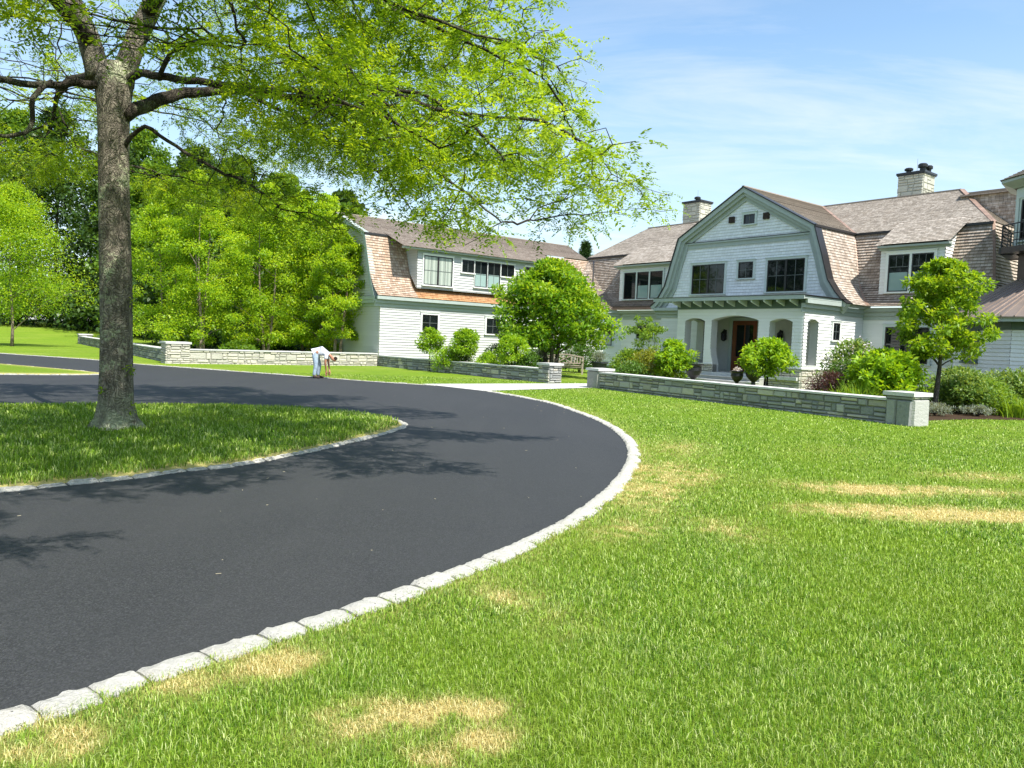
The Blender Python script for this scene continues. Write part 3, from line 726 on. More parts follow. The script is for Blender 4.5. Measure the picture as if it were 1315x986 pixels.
def rubble(mb, fr, u0, u1, z0, z1, d=.0, mi=0, big=.0, hmin=.07, hmax=.2, lmin=.16, lmax=.62):
    """individually cut stones laid in rough courses"""
    z = z0
    while z < z1 - .02:
        h = random.uniform(hmin, hmax)
        if z1 - (z + h) < .06: h = z1 - z
        u = u0
        while u < u1 - .02:
            L = random.uniform(lmin, lmax) * (1.25 if random.random() < .15 else 1.)
            if u1 - (u + L) < .12: L = u1 - u
            cells = [(z, z + h)]
            if h > .13 and L < .5 and random.random() < .6: zm = z + h * random.uniform(.4, .6); cells = [(z, zm), (zm, z + h)]
            for a, b in cells:
                g_ = .006; dd = d + random.uniform(.012, .045); j = lambda: random.uniform(-.012, .012)
                bk = [(u + g_, a + g_), (u + L - g_, a + g_), (u + L - g_, b - g_), (u + g_, b - g_)]
                e = min(.025, (b - a) * .2)
                ft = [(bk[0][0] + e + j(), bk[0][1] + e + j() * .5), (bk[1][0] - e + j(), bk[1][1] + e + j() * .5), (bk[2][0] - e + j(), bk[2][1] - e + j() * .5), (bk[3][0] + e + j(), bk[3][1] - e + j() * .5)]
                vs = [fr(p, q, d - .02) for p, q in bk] + [fr(p, q, dd + random.uniform(-.008, .008)) for p, q in ft]
                mb.add(vs, [(4, 5, 6, 7), (0, 1, 5, 4), (1, 2, 6, 5), (2, 3, 7, 6), (3, 0, 4, 7)], mi, random.random())
            u += L
        z += h

for grp in (((FP, 0, 2.30), (FS, -4.8, 0)), ((FP, 4.43, 6.6), (FPL, 0, 2.6))):
    mb = MB()
    for fr, a, b in grp: mb.obox(fr, a, b, 0, .84, -.3, -.005, 1); rubble(mb, fr, a, b, 0, .84, .015, 0, lmin=.14, lmax=.45)
    mb.build('stone_base', [STONE_PALE, PALE_MORTAR], HOUSE)
mb = MB(); mb.obox(FP, 4.43, 6.66, .835, .875, -.05, .07); mb.build('base_ledge', CAP, HOUSE)
mb = MB(); mb.obox(FP, -.06, 2.30, .835, .875, -.05, .07); mb.obox(FS, -4.8, .05, .835, .875, -.05, .07)
mb.obox(FP, .5, 1.58, .876, .905, -.45, .09); mb.build('base_ledge', CAP, HOUSE)

# --- cornices, pent eave, rake boards
mb = MB()
mb.box(-.6, 2.75, -.3, 6.95, 3.73, 3.84); mb.box(-.66, -.60, -.34, 7.6, 3.70, 3.86); mb.box(-.62, 2.72, 6.95, 7.55, 3.73, 3.83)
mb.add([(-.58, -.2, 3.716), (-.58, 6.9, 3.716), (.0, 6.9, 3.70), (.0, -.2, 3.70)], [(0, 1, 2, 3)], 1); mb.box(-.035, -.002, -.05, 6.62, 3.36, 3.70, 1); mb.build('porch_roof', [SAGE, SAGE_DK], HOUSE)
mb = MB(); mb.box(-.68, 2.75, -.36, 7.62, 3.862, 3.885); mb.build('porch_roof_edge', BRONZE, HOUSE)
for k in range(11):
    a = .28 + k * .615
    mb = MB(); mb.add([(-.6, a, 3.62), (.02, a, 3.44), (.02, a, 3.715), (-.6, a, 3.715), (-.6, a + .06, 3.62), (.02, a + .06, 3.44), (.02, a + .06, 3.715), (-.6, a + .06, 3.715)],
                      [(0, 1, 2, 3), (7, 6, 5, 4), (0, 4, 5, 1), (1, 5, 6, 2), (2, 6, 7, 3), (3, 7, 4, 0)]); mb.build('rafter_tail', TRIMW, HOUSE)
def cornice(fr, u0, u1, zt, ov=.34):
    mb = MB()
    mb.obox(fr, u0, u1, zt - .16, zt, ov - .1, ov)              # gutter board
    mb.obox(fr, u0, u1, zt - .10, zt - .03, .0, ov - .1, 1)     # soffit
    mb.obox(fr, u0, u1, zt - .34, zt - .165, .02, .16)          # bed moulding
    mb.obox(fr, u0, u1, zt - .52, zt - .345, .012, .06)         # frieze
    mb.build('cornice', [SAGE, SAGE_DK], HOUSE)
cornice(FS, -4.8, .3, 3.72, .30); cornice(FM, -5.4, .05, 3.62); cornice(FG, 6.6, 10.3, 3.62); cornice(FM, 10.05, 14.75, 3.62)
cornice(FD, .1, FD.len - .1, 3.62); cornice(FW, -1.9, 10.35, 3.58, .32); cornice(FWE, 0, 10, 3.58, .2)
def ribbon(name, fr, outl, d0, d1, w0, w1, mat, par=HOUSE):
    A = inset(outl, w0); B = inset(outl, w1); mb = MB(); n = len(A)
    vs = [fr(u, z, d1) for u, z in A] + [fr(u, z, d1) for u, z in B] + [fr(u, z, d0) for u, z in A] + [fr(u, z, d0) for u, z in B]
    fs = []
    for i in range(n - 1):
        fs += [(i, i + 1, n + i + 1, n + i), (i, 2 * n + i, 2 * n + i + 1, i + 1), (n + i, n + i + 1, 3 * n + i + 1, 3 * n + i)]
    fs += [(0, n, 3 * n, 2 * n), (n - 1, 3 * n - 1, 4 * n - 1, 2 * n - 1)]
    mb.add(vs, fs); return mb.build(name, mat, par)
GIN = [(a, z) for a, z in GOUT]
ribbon('rake_board', FG, GIN, 0, .36, .01, .2, SAGE); ribbon('rake_board', FG, GIN, 0, .24, .2, .34, SAGE); ribbon('rake_board', FG, GIN, 0, .10, .34, .52, SAGE)
ribbon('roof_edge', FG, GIN, -.1, .41, -.045, .004, BRONZE)
ribbon('rake_board', FWE, [(u, z + .02) for u, z in WL], 0, .3, -.02, .2, SAGE)
mb = MB(); mb.obox(FG, 1.45, 8.55, 6.62, 6.82, .0, .06); mb.obox(FG, 1.38, 8.62, 6.82, 6.9, 0, .12); mb.build('gable_band', SAGE, HOUSE)
mb = MB(); mb.obox(FG, 1.36, 8.64, 6.902, 6.93, 0, .135); mb.build('band_flashing', BRONZE, HOUSE)

# --- roofs
dxp = [(0, 7.15), (.21, 6.5), (.43, 5.85), (.59, 5.3), (.76, 4.75), (1.14, 4.2), (1.41, 3.9), (1.71, 3.68)]      # lower gambrel slope: run, height
RB, RZ = 9.5, 9.36          # main ridge
mb = MB()
lap_roof(mb, [(2.33, 5, 9.33), (2.33, 1.21, 7.18)], [(9.4, 5, 9.33), (5.9, 1.21, 7.18)]); lap_roof(mb, [(9.4, 5, 9.33), (5.9, 8.79, 7.18)], [(2.33, 5, 9.33), (2.33, 8.79, 7.18)])
mb.build('gable_roof', CEDAR_UP, HOUSE)
mb = MB()
lap_roof(mb, [(2.33, 1.21 - d, z) for d, z in dxp], [(5.85 - d, 1.21 - d, z) for d, z in dxp], row=.15)
mb.build('gable_lower_roof', CEDAR_LOW, HOUSE); mb = MB()
lap_roof(mb, [(5.85 - d, 8.79 + d, z) for d, z in dxp], [(2.33, 8.79 + d, z) for d, z in dxp], row=.15)
mb.build('gable_lower_roof', CEDAR_LOW, HOUSE)
mb = MB()
lap_roof(mb, [(RB, 17.4, RZ), (5.8, 19.2, 7.16)], [(RB, -1.84, RZ), (5.8, -4.62, 7.16)])
lap_roof(mb, [(RB, 17.4, RZ), (13.2, 19.2, 7.16)], [(RB, 17.4, RZ), (5.8, 19.2, 7.16)])
lap_roof(mb, [(RB, -1.84, RZ), (5.8, -4.62, 7.16)], [(RB, -1.84, RZ), (13.2, -4.62, 7.16)])
lap_roof(mb, [(RB, -1.84, RZ), (13.2, -4.62, 7.16)], [(RB, 17.4, RZ), (13.2, 19.2, 7.16)])
sl = (RZ - 7.16) / (RB - 5.8)
zd = 7.16 - sl * (5.8 - 4.38)
mb.build('roof', CEDAR_UP, HOUSE); mb = MB()
lap_roof(mb, [(6.4, -.55, 7.16 + sl * .6 + .03), (4.38, -.55, zd + .03)], [(6.4, -3.62, 7.16 + sl * .6 + .03), (4.38, -3.62, zd + .03)])
mb.build('dormer_roof', CEDAR_UP, HOUSE); mb = MB()
lap_roof(mb, [(6.4, 15.45, 7.16 + sl * .6 + .03), (4.38, 15.45, zd + .03)], [(6.4, 9.6, 7.16 + sl * .6 + .03), (4.38, 9.6, zd + .03)])
mb.build('dormer_roof', CEDAR_UP, HOUSE)
mb = MB()
ml = [(d, z) for d, z in dxp]
lap_roof(mb, [(5.85 - d, 1.3, z - .02) for d, z in ml], [(5.85 - d, -4.62 - .58 * d, z - .02) for d, z in ml], row=.15, lip=.045)
mb.build('lower_roof', CEDAR_LOW, HOUSE); mb = MB()
lap_roof(mb, [(5.85 - d, -4.62 - .58 * d, z - .02) for d, z in ml], [(13.2, -4.62 - .58 * d, z - .02) for d, z in ml], row=.15, lip=.045)
mb.build('lower_roof', CEDAR_LOW, HOUSE); mb = MB()
lap_roof(mb, [(5.85 - d, 19.2 - 2.3 * d, z - .02) for d, z in ml], [(5.85 - d, 8.7, z - .02) for d, z in ml], row=.15, lip=.045)
mb.build('lower_roof', CEDAR_LOW, HOUSE)
# diagonal facet in the inner corner
wd = [(0, 7.0), (.2, 6.4), (.45, 5.6), (.8, 4.6), (1.1, 4.15), (1.38, 3.88), (1.68, 3.62)]
mb = MB(); ks = [0, .14, .3, .5, .72, .85, 1.]
lap_roof(mb, [Vector((5.8, 19.1, 7.02)).lerp(Vector((2.1 - .25, 17.35, 3.62)), k) + Vector((.12 * math.sin(3.14 * k), .12 * math.sin(3.14 * k), -.3 * math.sin(3.14 * k))) for k in ks],
         [Vector((5.8, 19.1, 7.02)).lerp(Vector((4.3, 14.85, 3.62)), k) + Vector((.12 * math.sin(3.14 * k), .12 * math.sin(3.14 * k), -.3 * math.sin(3.14 * k))) for k in ks], row=.15, lip=.045)
mb.build('lower_roof', CEDAR_LOW, HOUSE)
mb = MB()
lap_roof(mb, [(-10.35, 22.7, 8.32), (-10.35, 19.1, 6.92)], [(7.2, 22.7, 8.32), (5.8, 19.1, 6.98)])
lap_roof(mb, [(7.2, 22.7, 8.32), (5.8, 26.3, 6.92)], [(-10.35, 22.7, 8.32), (-10.35, 26.3, 6.92)])
lap_roof(mb, [(7.2, 22.7, 8.32), (5.8, 19.1, 6.98)], [(7.2, 22.7, 8.32), (9.5, 26.3, 6.92)])
zw = 6.92 - (1.4 / 3.6) * 1.85
lap_roof(mb, [(-9.0, 19.6, 6.92 + .19 + .03), (-9.0, 17.25, zw + .03)], [(2.0, 19.6, 6.92 + .19 + .03), (2.0, 17.25, zw + .03)])
mb.build('wing_roof', CEDAR_WTOP, HOUSE)
mb = MB()
wp = [(0, 6.92), (.2, 6.4), (.42, 5.7), (.72, 4.8), (1.0, 4.3), (1.35, 3.9), (1.72, 3.6)]
lap_roof(mb, [(-10.32, 19.1 - d, z) for d, z in wp], [(-7.95, 19.1 - d, z) for d, z in wp], row=.15, lip=.035)
lap_roof(mb, [(1.0, 19.1 - d, z) for d, z in wp], [(5.8 - 2.2 * d, 19.1 - d, z) for d, z in wp], row=.15, lip=.035)
lap_roof(mb, [(-10.32, 26.3 + d, z) for d, z in wp], [(5.8, 26.3 + d, z) for d, z in wp], row=.3)
mb.build('wing_lower_roof', CEDAR_WING, HOUSE)
mb = MB(); lap_roof(mb, [(-7.95, 19.1 - d, z) for d, z in wp[3:]], [(1.0, 19.1 - d, z) for d, z in wp[3:]], row=.14, lip=.026); mb.build('wing_eave_shingles', CEDAR_NEW, HOUSE)
# ridge and break trim lines
for p, q in (((5.78, -.5, 7.12), (5.78, 1.3, 7.12)), ((5.78, -4.64, 7.12), (5.78, -3.5, 7.12)), ((5.78, 19.2, 7.12), (5.78, 15.3, 7.12)), ((-10.35, 19.05, 6.88), (-8.9, 19.05, 6.88)), ((2.33, 1.16, 7.14), (5.85, 1.16, 7.14))):
    mb = MB(); mb.bar(p, q, .1, .11); mb.build('break_flashing', BRONZE, HOUSE)
mb = MB()
for P, Q in zip([(5.85 - d, 1.21 - d, z + .03) for d, z in dxp], [(5.85 - d, 1.21 - d, z + .03) for d, z in dxp][1:]): mb.bar(P, Q, .16, .05)
mb.bar((9.4, 5, 9.36), (5.85, 1.21, 7.2), .14, .04); mb.build('copper_flashing', COPPER, HOUSE)
mb = MB()
for P, Q in zip([(5.85 - d, -4.62 - .58 * d, z + .02) for d, z in ml], [(5.85 - d, -4.62 - .58 * d, z + .02) for d, z in ml][1:]): mb.bar(P, Q, .1, .06)
mb.bar((RB, -1.84, RZ + .03), (5.85, -4.62, 7.17), .2, .03); mb.build('copper_flashing', COPPER, HOUSE)
mb = MB(); mb.box(4.12, 4.72, 11., 15.0, 3.66, 3.7); mb.add([(4.1, 10.9, 3.66), (4.1, 15.1, 3.66), (4.76, 15.1, 4.05), (4.76, 10.9, 4.05)], [(0, 1, 2, 3)]); mb.build('copper_apron', COPPER, HOUSE)
mb = MB(); mb.bar((RB, 17.4, RZ + .02), (RB, -1.84, RZ + .02), .16, .05); mb.bar((2.33, 5, 9.35), (9.4, 5, 9.35), .14, .05); mb.bar((-10.35, 22.7, 8.34), (7.2, 22.7, 8.34), .16, .05); mb.build('ridge_cap', CEDAR_UP, HOUSE)

# --- dormers
mb = MB(); lap_wall(mb, FDORM, [(-3.3, 4.02), (-.65, 4.02), (-.65, 6.22), (-3.3, 6.22)])
FCH = frame((7.0, -3.3), (4.74, -3.3)); lap_wall(mb, FCH, [(2.26, 4.02), (2.26, 6.3), (.6, 7.3), (.3, 7.3), (1.35, 4.9)])
FCH3 = frame((4.74, -.65), (7.0, -.65)); lap_wall(mb, FCH3, [(0, 4.1), (0, 6.3), (1.7, 7.3), (1.9, 7.3), (.9, 4.9)]); mb.build('dormer_wall', CLAP, HOUSE)
mb = MB(); lap_wall(mb, FDORM, [(10.6, 4.1), (15.15, 4.1), (15.15, 6.22), (10.6, 6.22)])
FCH2 = frame((4.74, 15.15), (7.0, 15.15)); lap_wall(mb, FCH2, [(0, 4.1), (0, 6.3), (1.7, 7.3), (1.9, 7.3), (.9, 4.9)]); mb.build('dormer_wall', CLAP, HOUSE)
for a0, a1 in ((-3.55, -.6), (9.7, 15.4)):
    mb = MB(); mb.obox(FDORM, a0, a1, 6.22, 6.3, .0, .3); mb.obox(FDORM, a0, a1, 6.12, 6.22, .0, .08); mb.build('dormer_cornice', SAGE, HOUSE)
mb = MB(); lap_wall(mb, FWD, [(-1.0, 4.15), (7.95, 4.15), (7.95, 6.15), (-1.0, 6.15)]); FWC = frame((-7.95, 17.64), (-7.95, 20)); lap_wall(mb, FWC, [(0, 4.15), (0, 6.2), (1.5, 6.9), (1.45, 6.9), (.7, 4.9)]); mb.build('wing_dormer_wall', CLAP_W, HOUSE)
mb = MB(); mb.obox(FWD, -1.6, 8.9, 6.15, 6.26, 0, .32); mb.obox(FWD, -1.0, 7.95, 5.98, 6.15, 0, .05); mb.build('wing_dormer_cornice', SAGE, HOUSE)

# --- windows
def window(fr, u0, u1, z0, z1, panels=1, grid=(2, 2), trim=.1, casing=TRIMW, curtain=None, top_lites=0, sill=True):
    m = MB()
    m.obox(fr, u0 - trim, u0, z0, z1, 0, .075); m.obox(fr, u1, u1 + trim, z0, z1, 0, .075)
    m.obox(fr, u0 - trim, u1 + trim, z1, z1 + trim, 0, .08); m.obox(fr, u0 - trim - .03, u1 + trim + .03, z1 + trim, z1 + trim + .03, 0, .11)
    if sill: m.obox(fr, u0 - trim - .03, u1 + trim + .03, z0 - .06, z0, 0, .12)
    pw = (u1 - u0) / panels
    if panels > 1 and casing is not TRIMWHITE and curtain is not None and top_lites >= 0 and panels == 3 or top_lites > 0:
        for k in range(1, panels): m.obox(fr, u0 + pw * k - .05, u0 + pw * k + .05, z0, z1, 0, .074)
    o = m.build('window', casing, HOUSE)
    s = MB(); f = .05
    for k in range(panels):
        a, b = u0 + pw * k, u0 + pw * (k + 1)
        if top_lites > 0 or panels == 3: a += .05 * (k > 0); b -= .05 * (k < panels - 1)
        s.obox(fr, a, a + f, z0, z1, .028, .062); s.obox(fr, b - f, b, z0, z1, .028, .062); s.obox(fr, a + f, b - f, z0, z0 + f, .028, .061); s.obox(fr, a + f, b - f, z1 - f, z1, .028, .061)
    s.build('sash', BRONZE, o)
    q = MB()
    for k in range(panels):
        a, b = u0 + pw * k + f, u0 + pw * (k + 1) - f; gx, gz = grid
        if top_lites > 0:
            zm = z1 - (z1 - z0) * .33; q.obox(fr, a, b, zm - .012, zm + .012, .032, .048)
            for i in range(1, top_lites): q.obox(fr, a + (b - a) * i / top_lites - .01, a + (b - a) * i / top_lites + .01, zm, z1 - f, .033, .046)
        else:
            for i in range(1, gx): q.obox(fr, a + (b - a) * i / gx - .011, a + (b - a) * i / gx + .011, z0 + f, z1 - f, .032, .047)
            for i in range(1, gz): q.obox(fr, a, b, z0 + (z1 - z0) * i / gz - .011, z0 + (z1 - z0) * i / gz + .011, .033, .048)
    if q.v: q.build('muntin', MUNTIN, o)
    m = MB(); m.add([fr(u0, z0, .031), fr(u1, z0, .031), fr(u1, z1, .031), fr(u0, z1, .031)], [(0, 1, 2, 3)]); m.build('pane', WGLASS, o)
    if curtain:
        mat, frac, which = curtain; m = MB()
        for k in range(panels):
            if which and k not in which: continue
            a, b = u0 + pw * k + f * 1.1, u0 + pw * (k + 1) - f * 1.1
            m.add([fr(a, z0 + f, .0325), fr(b, z0 + f, .0325), fr(b, z0 + (z1 - z0) * frac, .0325), fr(a, z0 + (z1 - z0) * frac, .0325)], [(0, 1, 2, 3)])
        m.build('curtain', mat, o)
    return o
window(FG, 6.05, 8.04, 4.3, 5.78, 2); window(FG, 4.42, 5.25, 5.0, 5.78); window(FG, 1.73, 3.64, 4.3, 5.78, 2); window(FG, 4.48, 5.1, 7.58, 8.04, 1, (2, 1))
for a in (5.78, 3.86):
    m = MB(); m.obox(FG, a - .15, a + .15, 7.72, 8.02, 0, .12)
    for k in range(4): m.obox(FG, a - .12, a + .12, 7.75 + k * .065, 7.78 + k * .065, .12, .15)
    m.build('vent', plain('brown_louvre', L_(.05, .035, .03), .7), HOUSE)
window(FDORM, -2.9, -1.02, 4.32, 5.92, 2, trim=.12, casing=TRIMWHITE, curtain=(CURTAIN, .52, None), top_lites=3)
window(FDORM, 11.75, 14.75, 4.3, 5.88, 3, (1, 1), trim=.1, curtain=(CURTAIN, .5, (0, 1)))
window(FM, -2.9, -1.05, 1.25, 2.8, 2, (1, 2)); window(FM, 12.3, 13.6, 1.98, 2.82, 2, (1, 2)); window(FM, -4.7, -4.1, 1.2, 2.6, 1, (1, 2))
window(FD, .55, 1.35, 1.5, 2.85, 1, (1, 2), curtain=(CURTAIN_P, .5, None)); window(FD, 2.2, 3.2, 1.5, 2.85, 2, (1, 2))
window(FS, -2.74, -2.2, 2.12, 2.86, 1, (2, 2), .08, TRIMWHITE)
window(FW, 6.55, 7.53, 1.9, 2.78, 1, (2, 2), casing=TRIMWHITE); window(FW, 2.35, 3.3, 1.9, 2.78, 1, (2, 2), casing=TRIMWHITE); window(FW, -.9, .2, 1.2, 2.78, 2, (1, 2), casing=TRIMWHITE)
window(FWD, 5.75, 7.58, 4.36, 5.92, 2, (2, 2), .06, TRIMWHITE, (CURTAIN_P, .97, None))
window(FWD, 4.33, 5.14, 5.22, 5.92, 1, (2, 1), .05, TRIMWHITE); window(FWD, 3.42, 4.29, 4.48, 5.92, 1, (2, 2), .03, TRIMWHITE, (CURTAIN, .52, None)); window(FWD, 2.5, 3.38, 4.48, 5.92, 1, (2, 2), .03, TRIMWHITE, (CURTAIN, .52, None)); window(FWD, 1.5, 2.45, 5.22, 5.92, 1, (2, 1), .04, TRIMWHITE); window(FWD, -.3, .65, 5.1, 5.92, 1, (2, 1), .05, TRIMWHITE)
m = MB(); m.obox(FM, -4.2, -3.75, 0.75, 1.15, .0, .06)
for k in range(5): m.obox(FM, -4.16, -3.79, .79 + k * .07, .82 + k * .07, .06, .075)
m.build('vent', BRONZE, HOUSE)
# door, lanterns
m = MB(); m.obox(FB, 3.72, 3.9, .5, 2.95, 0, .08); m.obox(FB, 5.3, 5.48, .5, 2.95, 0, .08); m.obox(FB, 3.72, 5.48, 2.95, 3.1, 0, .09); m.build('door_casing', SAGE, HOUSE)
m = MB(); m.obox(FB, 3.9, 5.3, .5, 2.95, .0, .03); m.obox(FB, 3.92, 4.12, .52, 2.93, .03, .06); m.obox(FB, 5.08, 5.28, .52, 2.93, .03, .06); m.obox(FB, 4.12, 5.08, .52, 1.2, .03, .055); m.obox(FB, 4.12, 5.08, 2.75, 2.93, .03, .06); m.obox(FB, 4.57, 4.63, 1.2, 2.75, .03, .05)
dr_ = m.build('door', DOORW, HOUSE)
m = MB(); m.add([FB(4.14, 1.22, .034), FB(5.06, 1.22, .034), FB(5.06, 2.74, .034), FB(4.14, 2.74, .034)], [(0, 1, 2, 3)]); m.build('pane', WGLASS, dr_)
m = MB(); m.tube([FB(4.02, 1.3, .06), FB(4.02, 1.3, .11), FB(4.02, 1.52, .11), FB(4.02, 1.52, .06)], [.014] * 4, 6); m.build('handle', BLACK, dr_)
for a in (5.71, 2.63):
    c = FB(a, 2.2, .17); m = MB(); m.lathe([(.0, -.26), (.05, -.25), (.11, -.2), (.125, -.19), (.14, .12), (.15, .13), (.1, .2), (.03, .27), (.02, .33), (0, .34)], c, 8); m.obox(FB, a - .06, a + .06, 2.0, 2.5, 0, .03); m.bar(FB(a, 2.48, .02), FB(a, 2.51, .17), .03, .03)
    ln = m.build('lantern', BLACK, HOUSE); m = MB(); m.lathe([(.0, -.17), (.122, -.17), (.135, .1), (.0, .1)], c + FB.N * .006, 8); m.build('lantern_glass', WGLASS, ln)
# chimneys
def chimney(b0, b1, a0, a1, zb, zt, pots):
    m = MB()
    for fr, L in ((frame((b0, a0), (b0, a1)), a1 - a0), (frame((b1, a0), (b0, a0)), b1 - b0), (frame((b0, a1), (b1, a1)), b1 - b0), (frame((b1, a1), (b1, a0)), a1 - a0)): rubble(m, fr, 0, L, zb, zt, .0, 0, hmin=.16, hmax=.34, lmin=.2, lmax=.6)
    m.box(b0 + .01, b1 - .01, a0 + .01, a1 - .01, zb, zt - .02, 1); o = m.build('chimney', [CHIMSTONE, PALE_MORTAR], HOUSE)
    m = MB(); m.box(b0 - .08, b1 + .08, a0 - .08, a1 + .08, zt, zt + .1); m.box(b0 - .05, b1 + .05, a0 - .05, a1 + .05, zt - .05, zt - .001); m.build('chimney_cap', BRONZE, o)
    for b, a, h, r in pots:
        m = MB(); m.lathe([(.0, 0), (r * .62, 0), (r * .6, h * .5), (r, h * .55), (r * 1.02, h * .85), (r * .7, h), (0, h)], (b, a, zt + .1), 14); m.build('chimney_pot', BLACK, o)
    m = MB(); m.tube([((b0 + b1) / 2, (a0 + a1) / 2, zt), ((b0 + b1) / 2, (a0 + a1) / 2, zt + .85)], [.008, .005], 5); m.build('lightning_rod', BLACK, o)
chimney(9.8, 11.0, .05, 1.27, 9.0, 10.5, [(10.1, .92, .27, .2), (10.2, .3, .42, .22), (10.65, .2, .38, .17)])
chimney(9.8, 10.9, 13.45, 14.8, 9.0, 10.72, [(10.3, 14.1, .32, .2)])
# downspout in the inner corner
m = MB(); m.tube([(5.2, 17.95, 6.75), (4.72, 17.5, 6.7), (4.55, 17.3, 6.55), (4.3, 17.05, 5.4), (3.75, 16.6, 4.0)], [.05] * 5, 8); m.build('downspout', BRONZE, HOUSE)
# raised wall of the rear block beside the stair tower
m = MB(); FK = frame((8.4, -7.6), (8.4, -1.9)); lap_wall(m, FK, [(0, 6.8), (5.35, 6.8), (5.35, 8.84), (0, 8.84)], row=.16); m.build('rear_wall', CEDAR_LOW, HOUSE)
m = MB(); lap_roof(m, [(9.5, -2.0, 9.2), (8.25, -2.2, 8.78)], [(9.5, -7.7, 9.2), (8.25, -7.7, 8.78)]); m.box(8.42, 9.5, -7.6, -2.3, 8.4, 8.7); m.build('rear_roof', CEDAR_UP, HOUSE)

# --- stair tower at the right end
TW = []; c0 = np.array([20.5, 27.7])
def octo(ap, rot=-4.):
    out = []; Rr = ap / math.cos(math.pi / 8)
    for k in range(8):
        az = R(rot - 90 - 22.5 - 45 * k + 45); out.append(w2h(c0[0] + Rr * math.sin(az), c0[1] + Rr * math.cos(az)))
    return out
def ring_faces(ap): 
    O = octo(ap); return [(O[(k + 1) % 8], O[k]) for k in range(8)]
m = MB()
for p, q in ring_faces(3.56):
    fr = frame(p, q); lap_wall(m, fr, [(0, .0), (fr.len, 0), (fr.len, 2.9), (0, 2.9)])
m.build('tower_wall', CLAP, HOUSE)
m = MB()
for p, q in ring_faces(3.56):
    fr = frame(p, q); m.obox(fr, -.02, fr.len + .02, 2.6, 2.9, .02, .07)
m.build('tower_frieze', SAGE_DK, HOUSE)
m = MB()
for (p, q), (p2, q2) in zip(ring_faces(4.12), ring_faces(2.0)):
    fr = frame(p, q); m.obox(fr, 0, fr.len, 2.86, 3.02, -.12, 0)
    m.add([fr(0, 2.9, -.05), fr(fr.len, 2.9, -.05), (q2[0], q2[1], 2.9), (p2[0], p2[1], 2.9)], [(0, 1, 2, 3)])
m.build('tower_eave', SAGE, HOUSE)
m = MB()
for (p, q), (p2, q2) in zip(ring_faces(4.2), ring_faces(1.7)):
    a, b, c, d = Vector((*p, 3.03)), Vector((*q, 3.03)), Vector((*q2, 4.6)), Vector((*p2, 4.6))
    m.add([a, b, c, d, a - Vector((0, 0, .04)), b - Vector((0, 0, .04))], [(0, 1, 2, 3), (0, 4, 5, 1)])
    for k in range(1, 9):
        t_ = k / 9; s0 = a.lerp(b, t_); ang = .5 + (t_ - .5) * .42; top = d.lerp(c, min(1, max(0, ang + (t_ - .5) * .9)))
        m.bar(s0, s0.lerp(top, .98), .03, .07)
    m.bar(a, d, .05, .08)
m.build('tower_lower_roof', SEAMROOF, HOUSE)
m = MB()
for p, q in ring_faces(1.85):
    fr = frame(p, q); m.obox(fr, 0, fr.len, 4.0, 5.72, -.2, -.02)
m.build('tower_shade_recess', BRONZE, HOUSE)  # dark bronze faces stand in for the shaded void under the balcony
m = MB()
for p, q in ring_faces(1.98):
    fr = frame(p, q); lap_wall(m, fr, [(0, 5.6), (fr.len, 5.6), (fr.len, 7.95), (0, 7.95)]); 
    m.obox(fr, -.02, .14, 5.7, 7.9, .018, .05); m.obox(fr, fr.len - .14, fr.len + .02, 5.7, 7.9, .018, .05); m.obox(fr, .14, fr.len - .14, 7.55, 7.9, .018, .048)
m.build('tower_upper_wall', TRIMW, HOUSE)
for k, (p, q) in enumerate(ring_faces(1.98)):
    fr = frame(p, q)
    if k in (7, 0, 1, 2): window(fr, .3, fr.len - .3, 5.95, 7.45, 1, (2, 2), .06, TRIMW)
for k, (p, q) in enumerate(ring_faces(3.56)):
    fr = frame(p, q)
    if k == 0: window(fr, 1.7, 2.35, 1.45, 2.5, 1, (2, 1), .1, SAGE_DK, (CURTAIN_P, .7, None))
    if k in (1, 2): window(fr, .7, 2.2, 1.05, 2.3, 2, (1, 2), .1, SAGE)
m = MB()
for p, q in ring_faces(2.42):
    fr = frame(p, q); m.obox(fr, -.05, fr.len + .05, 5.5, 5.72, -.5, 0)
m.build('balcony_floor', BRONZE, HOUSE)
m = MB()
for p, q in ring_faces(2.36):
    fr = frame(p, q)
    for z in (6.55, 6.2, 5.95): m.bar(fr(0, z), fr(fr.len, z), .03, .03 if z < 6.5 else .045)
    for k in range(13): m.bar(fr(fr.len * k / 13, 5.72), fr(fr.len * k / 13, 6.55), .014 if k else .045, .014 if k else .045)
m.build('balcony_railing', BLACK, HOUSE)
m = MB()
for (p, q), (p2, q2), (p3, q3) in zip(ring_faces(2.5), ring_faces(2.1), ring_faces(.05)):
    m.add([(*p, 8.2), (*q, 8.2), (*q, 8.1), (*p, 8.1), (*q2, 7.9), (*p2, 7.9)], [(0, 3, 2, 1), (3, 5, 4, 2)])
m.build('tower_cornice', SAGE, HOUSE)
m = MB()
for (p, q), (p3, q3) in zip(ring_faces(2.55), ring_faces(.05)):
    a, b, c, d = (*p, 8.21), (*q, 8.21), (*q3, 9.6), (*p3, 9.6); lap_roof(m, [d, a], [c, b])
m.build('tower_roof', CEDAR_UP, HOUSE)
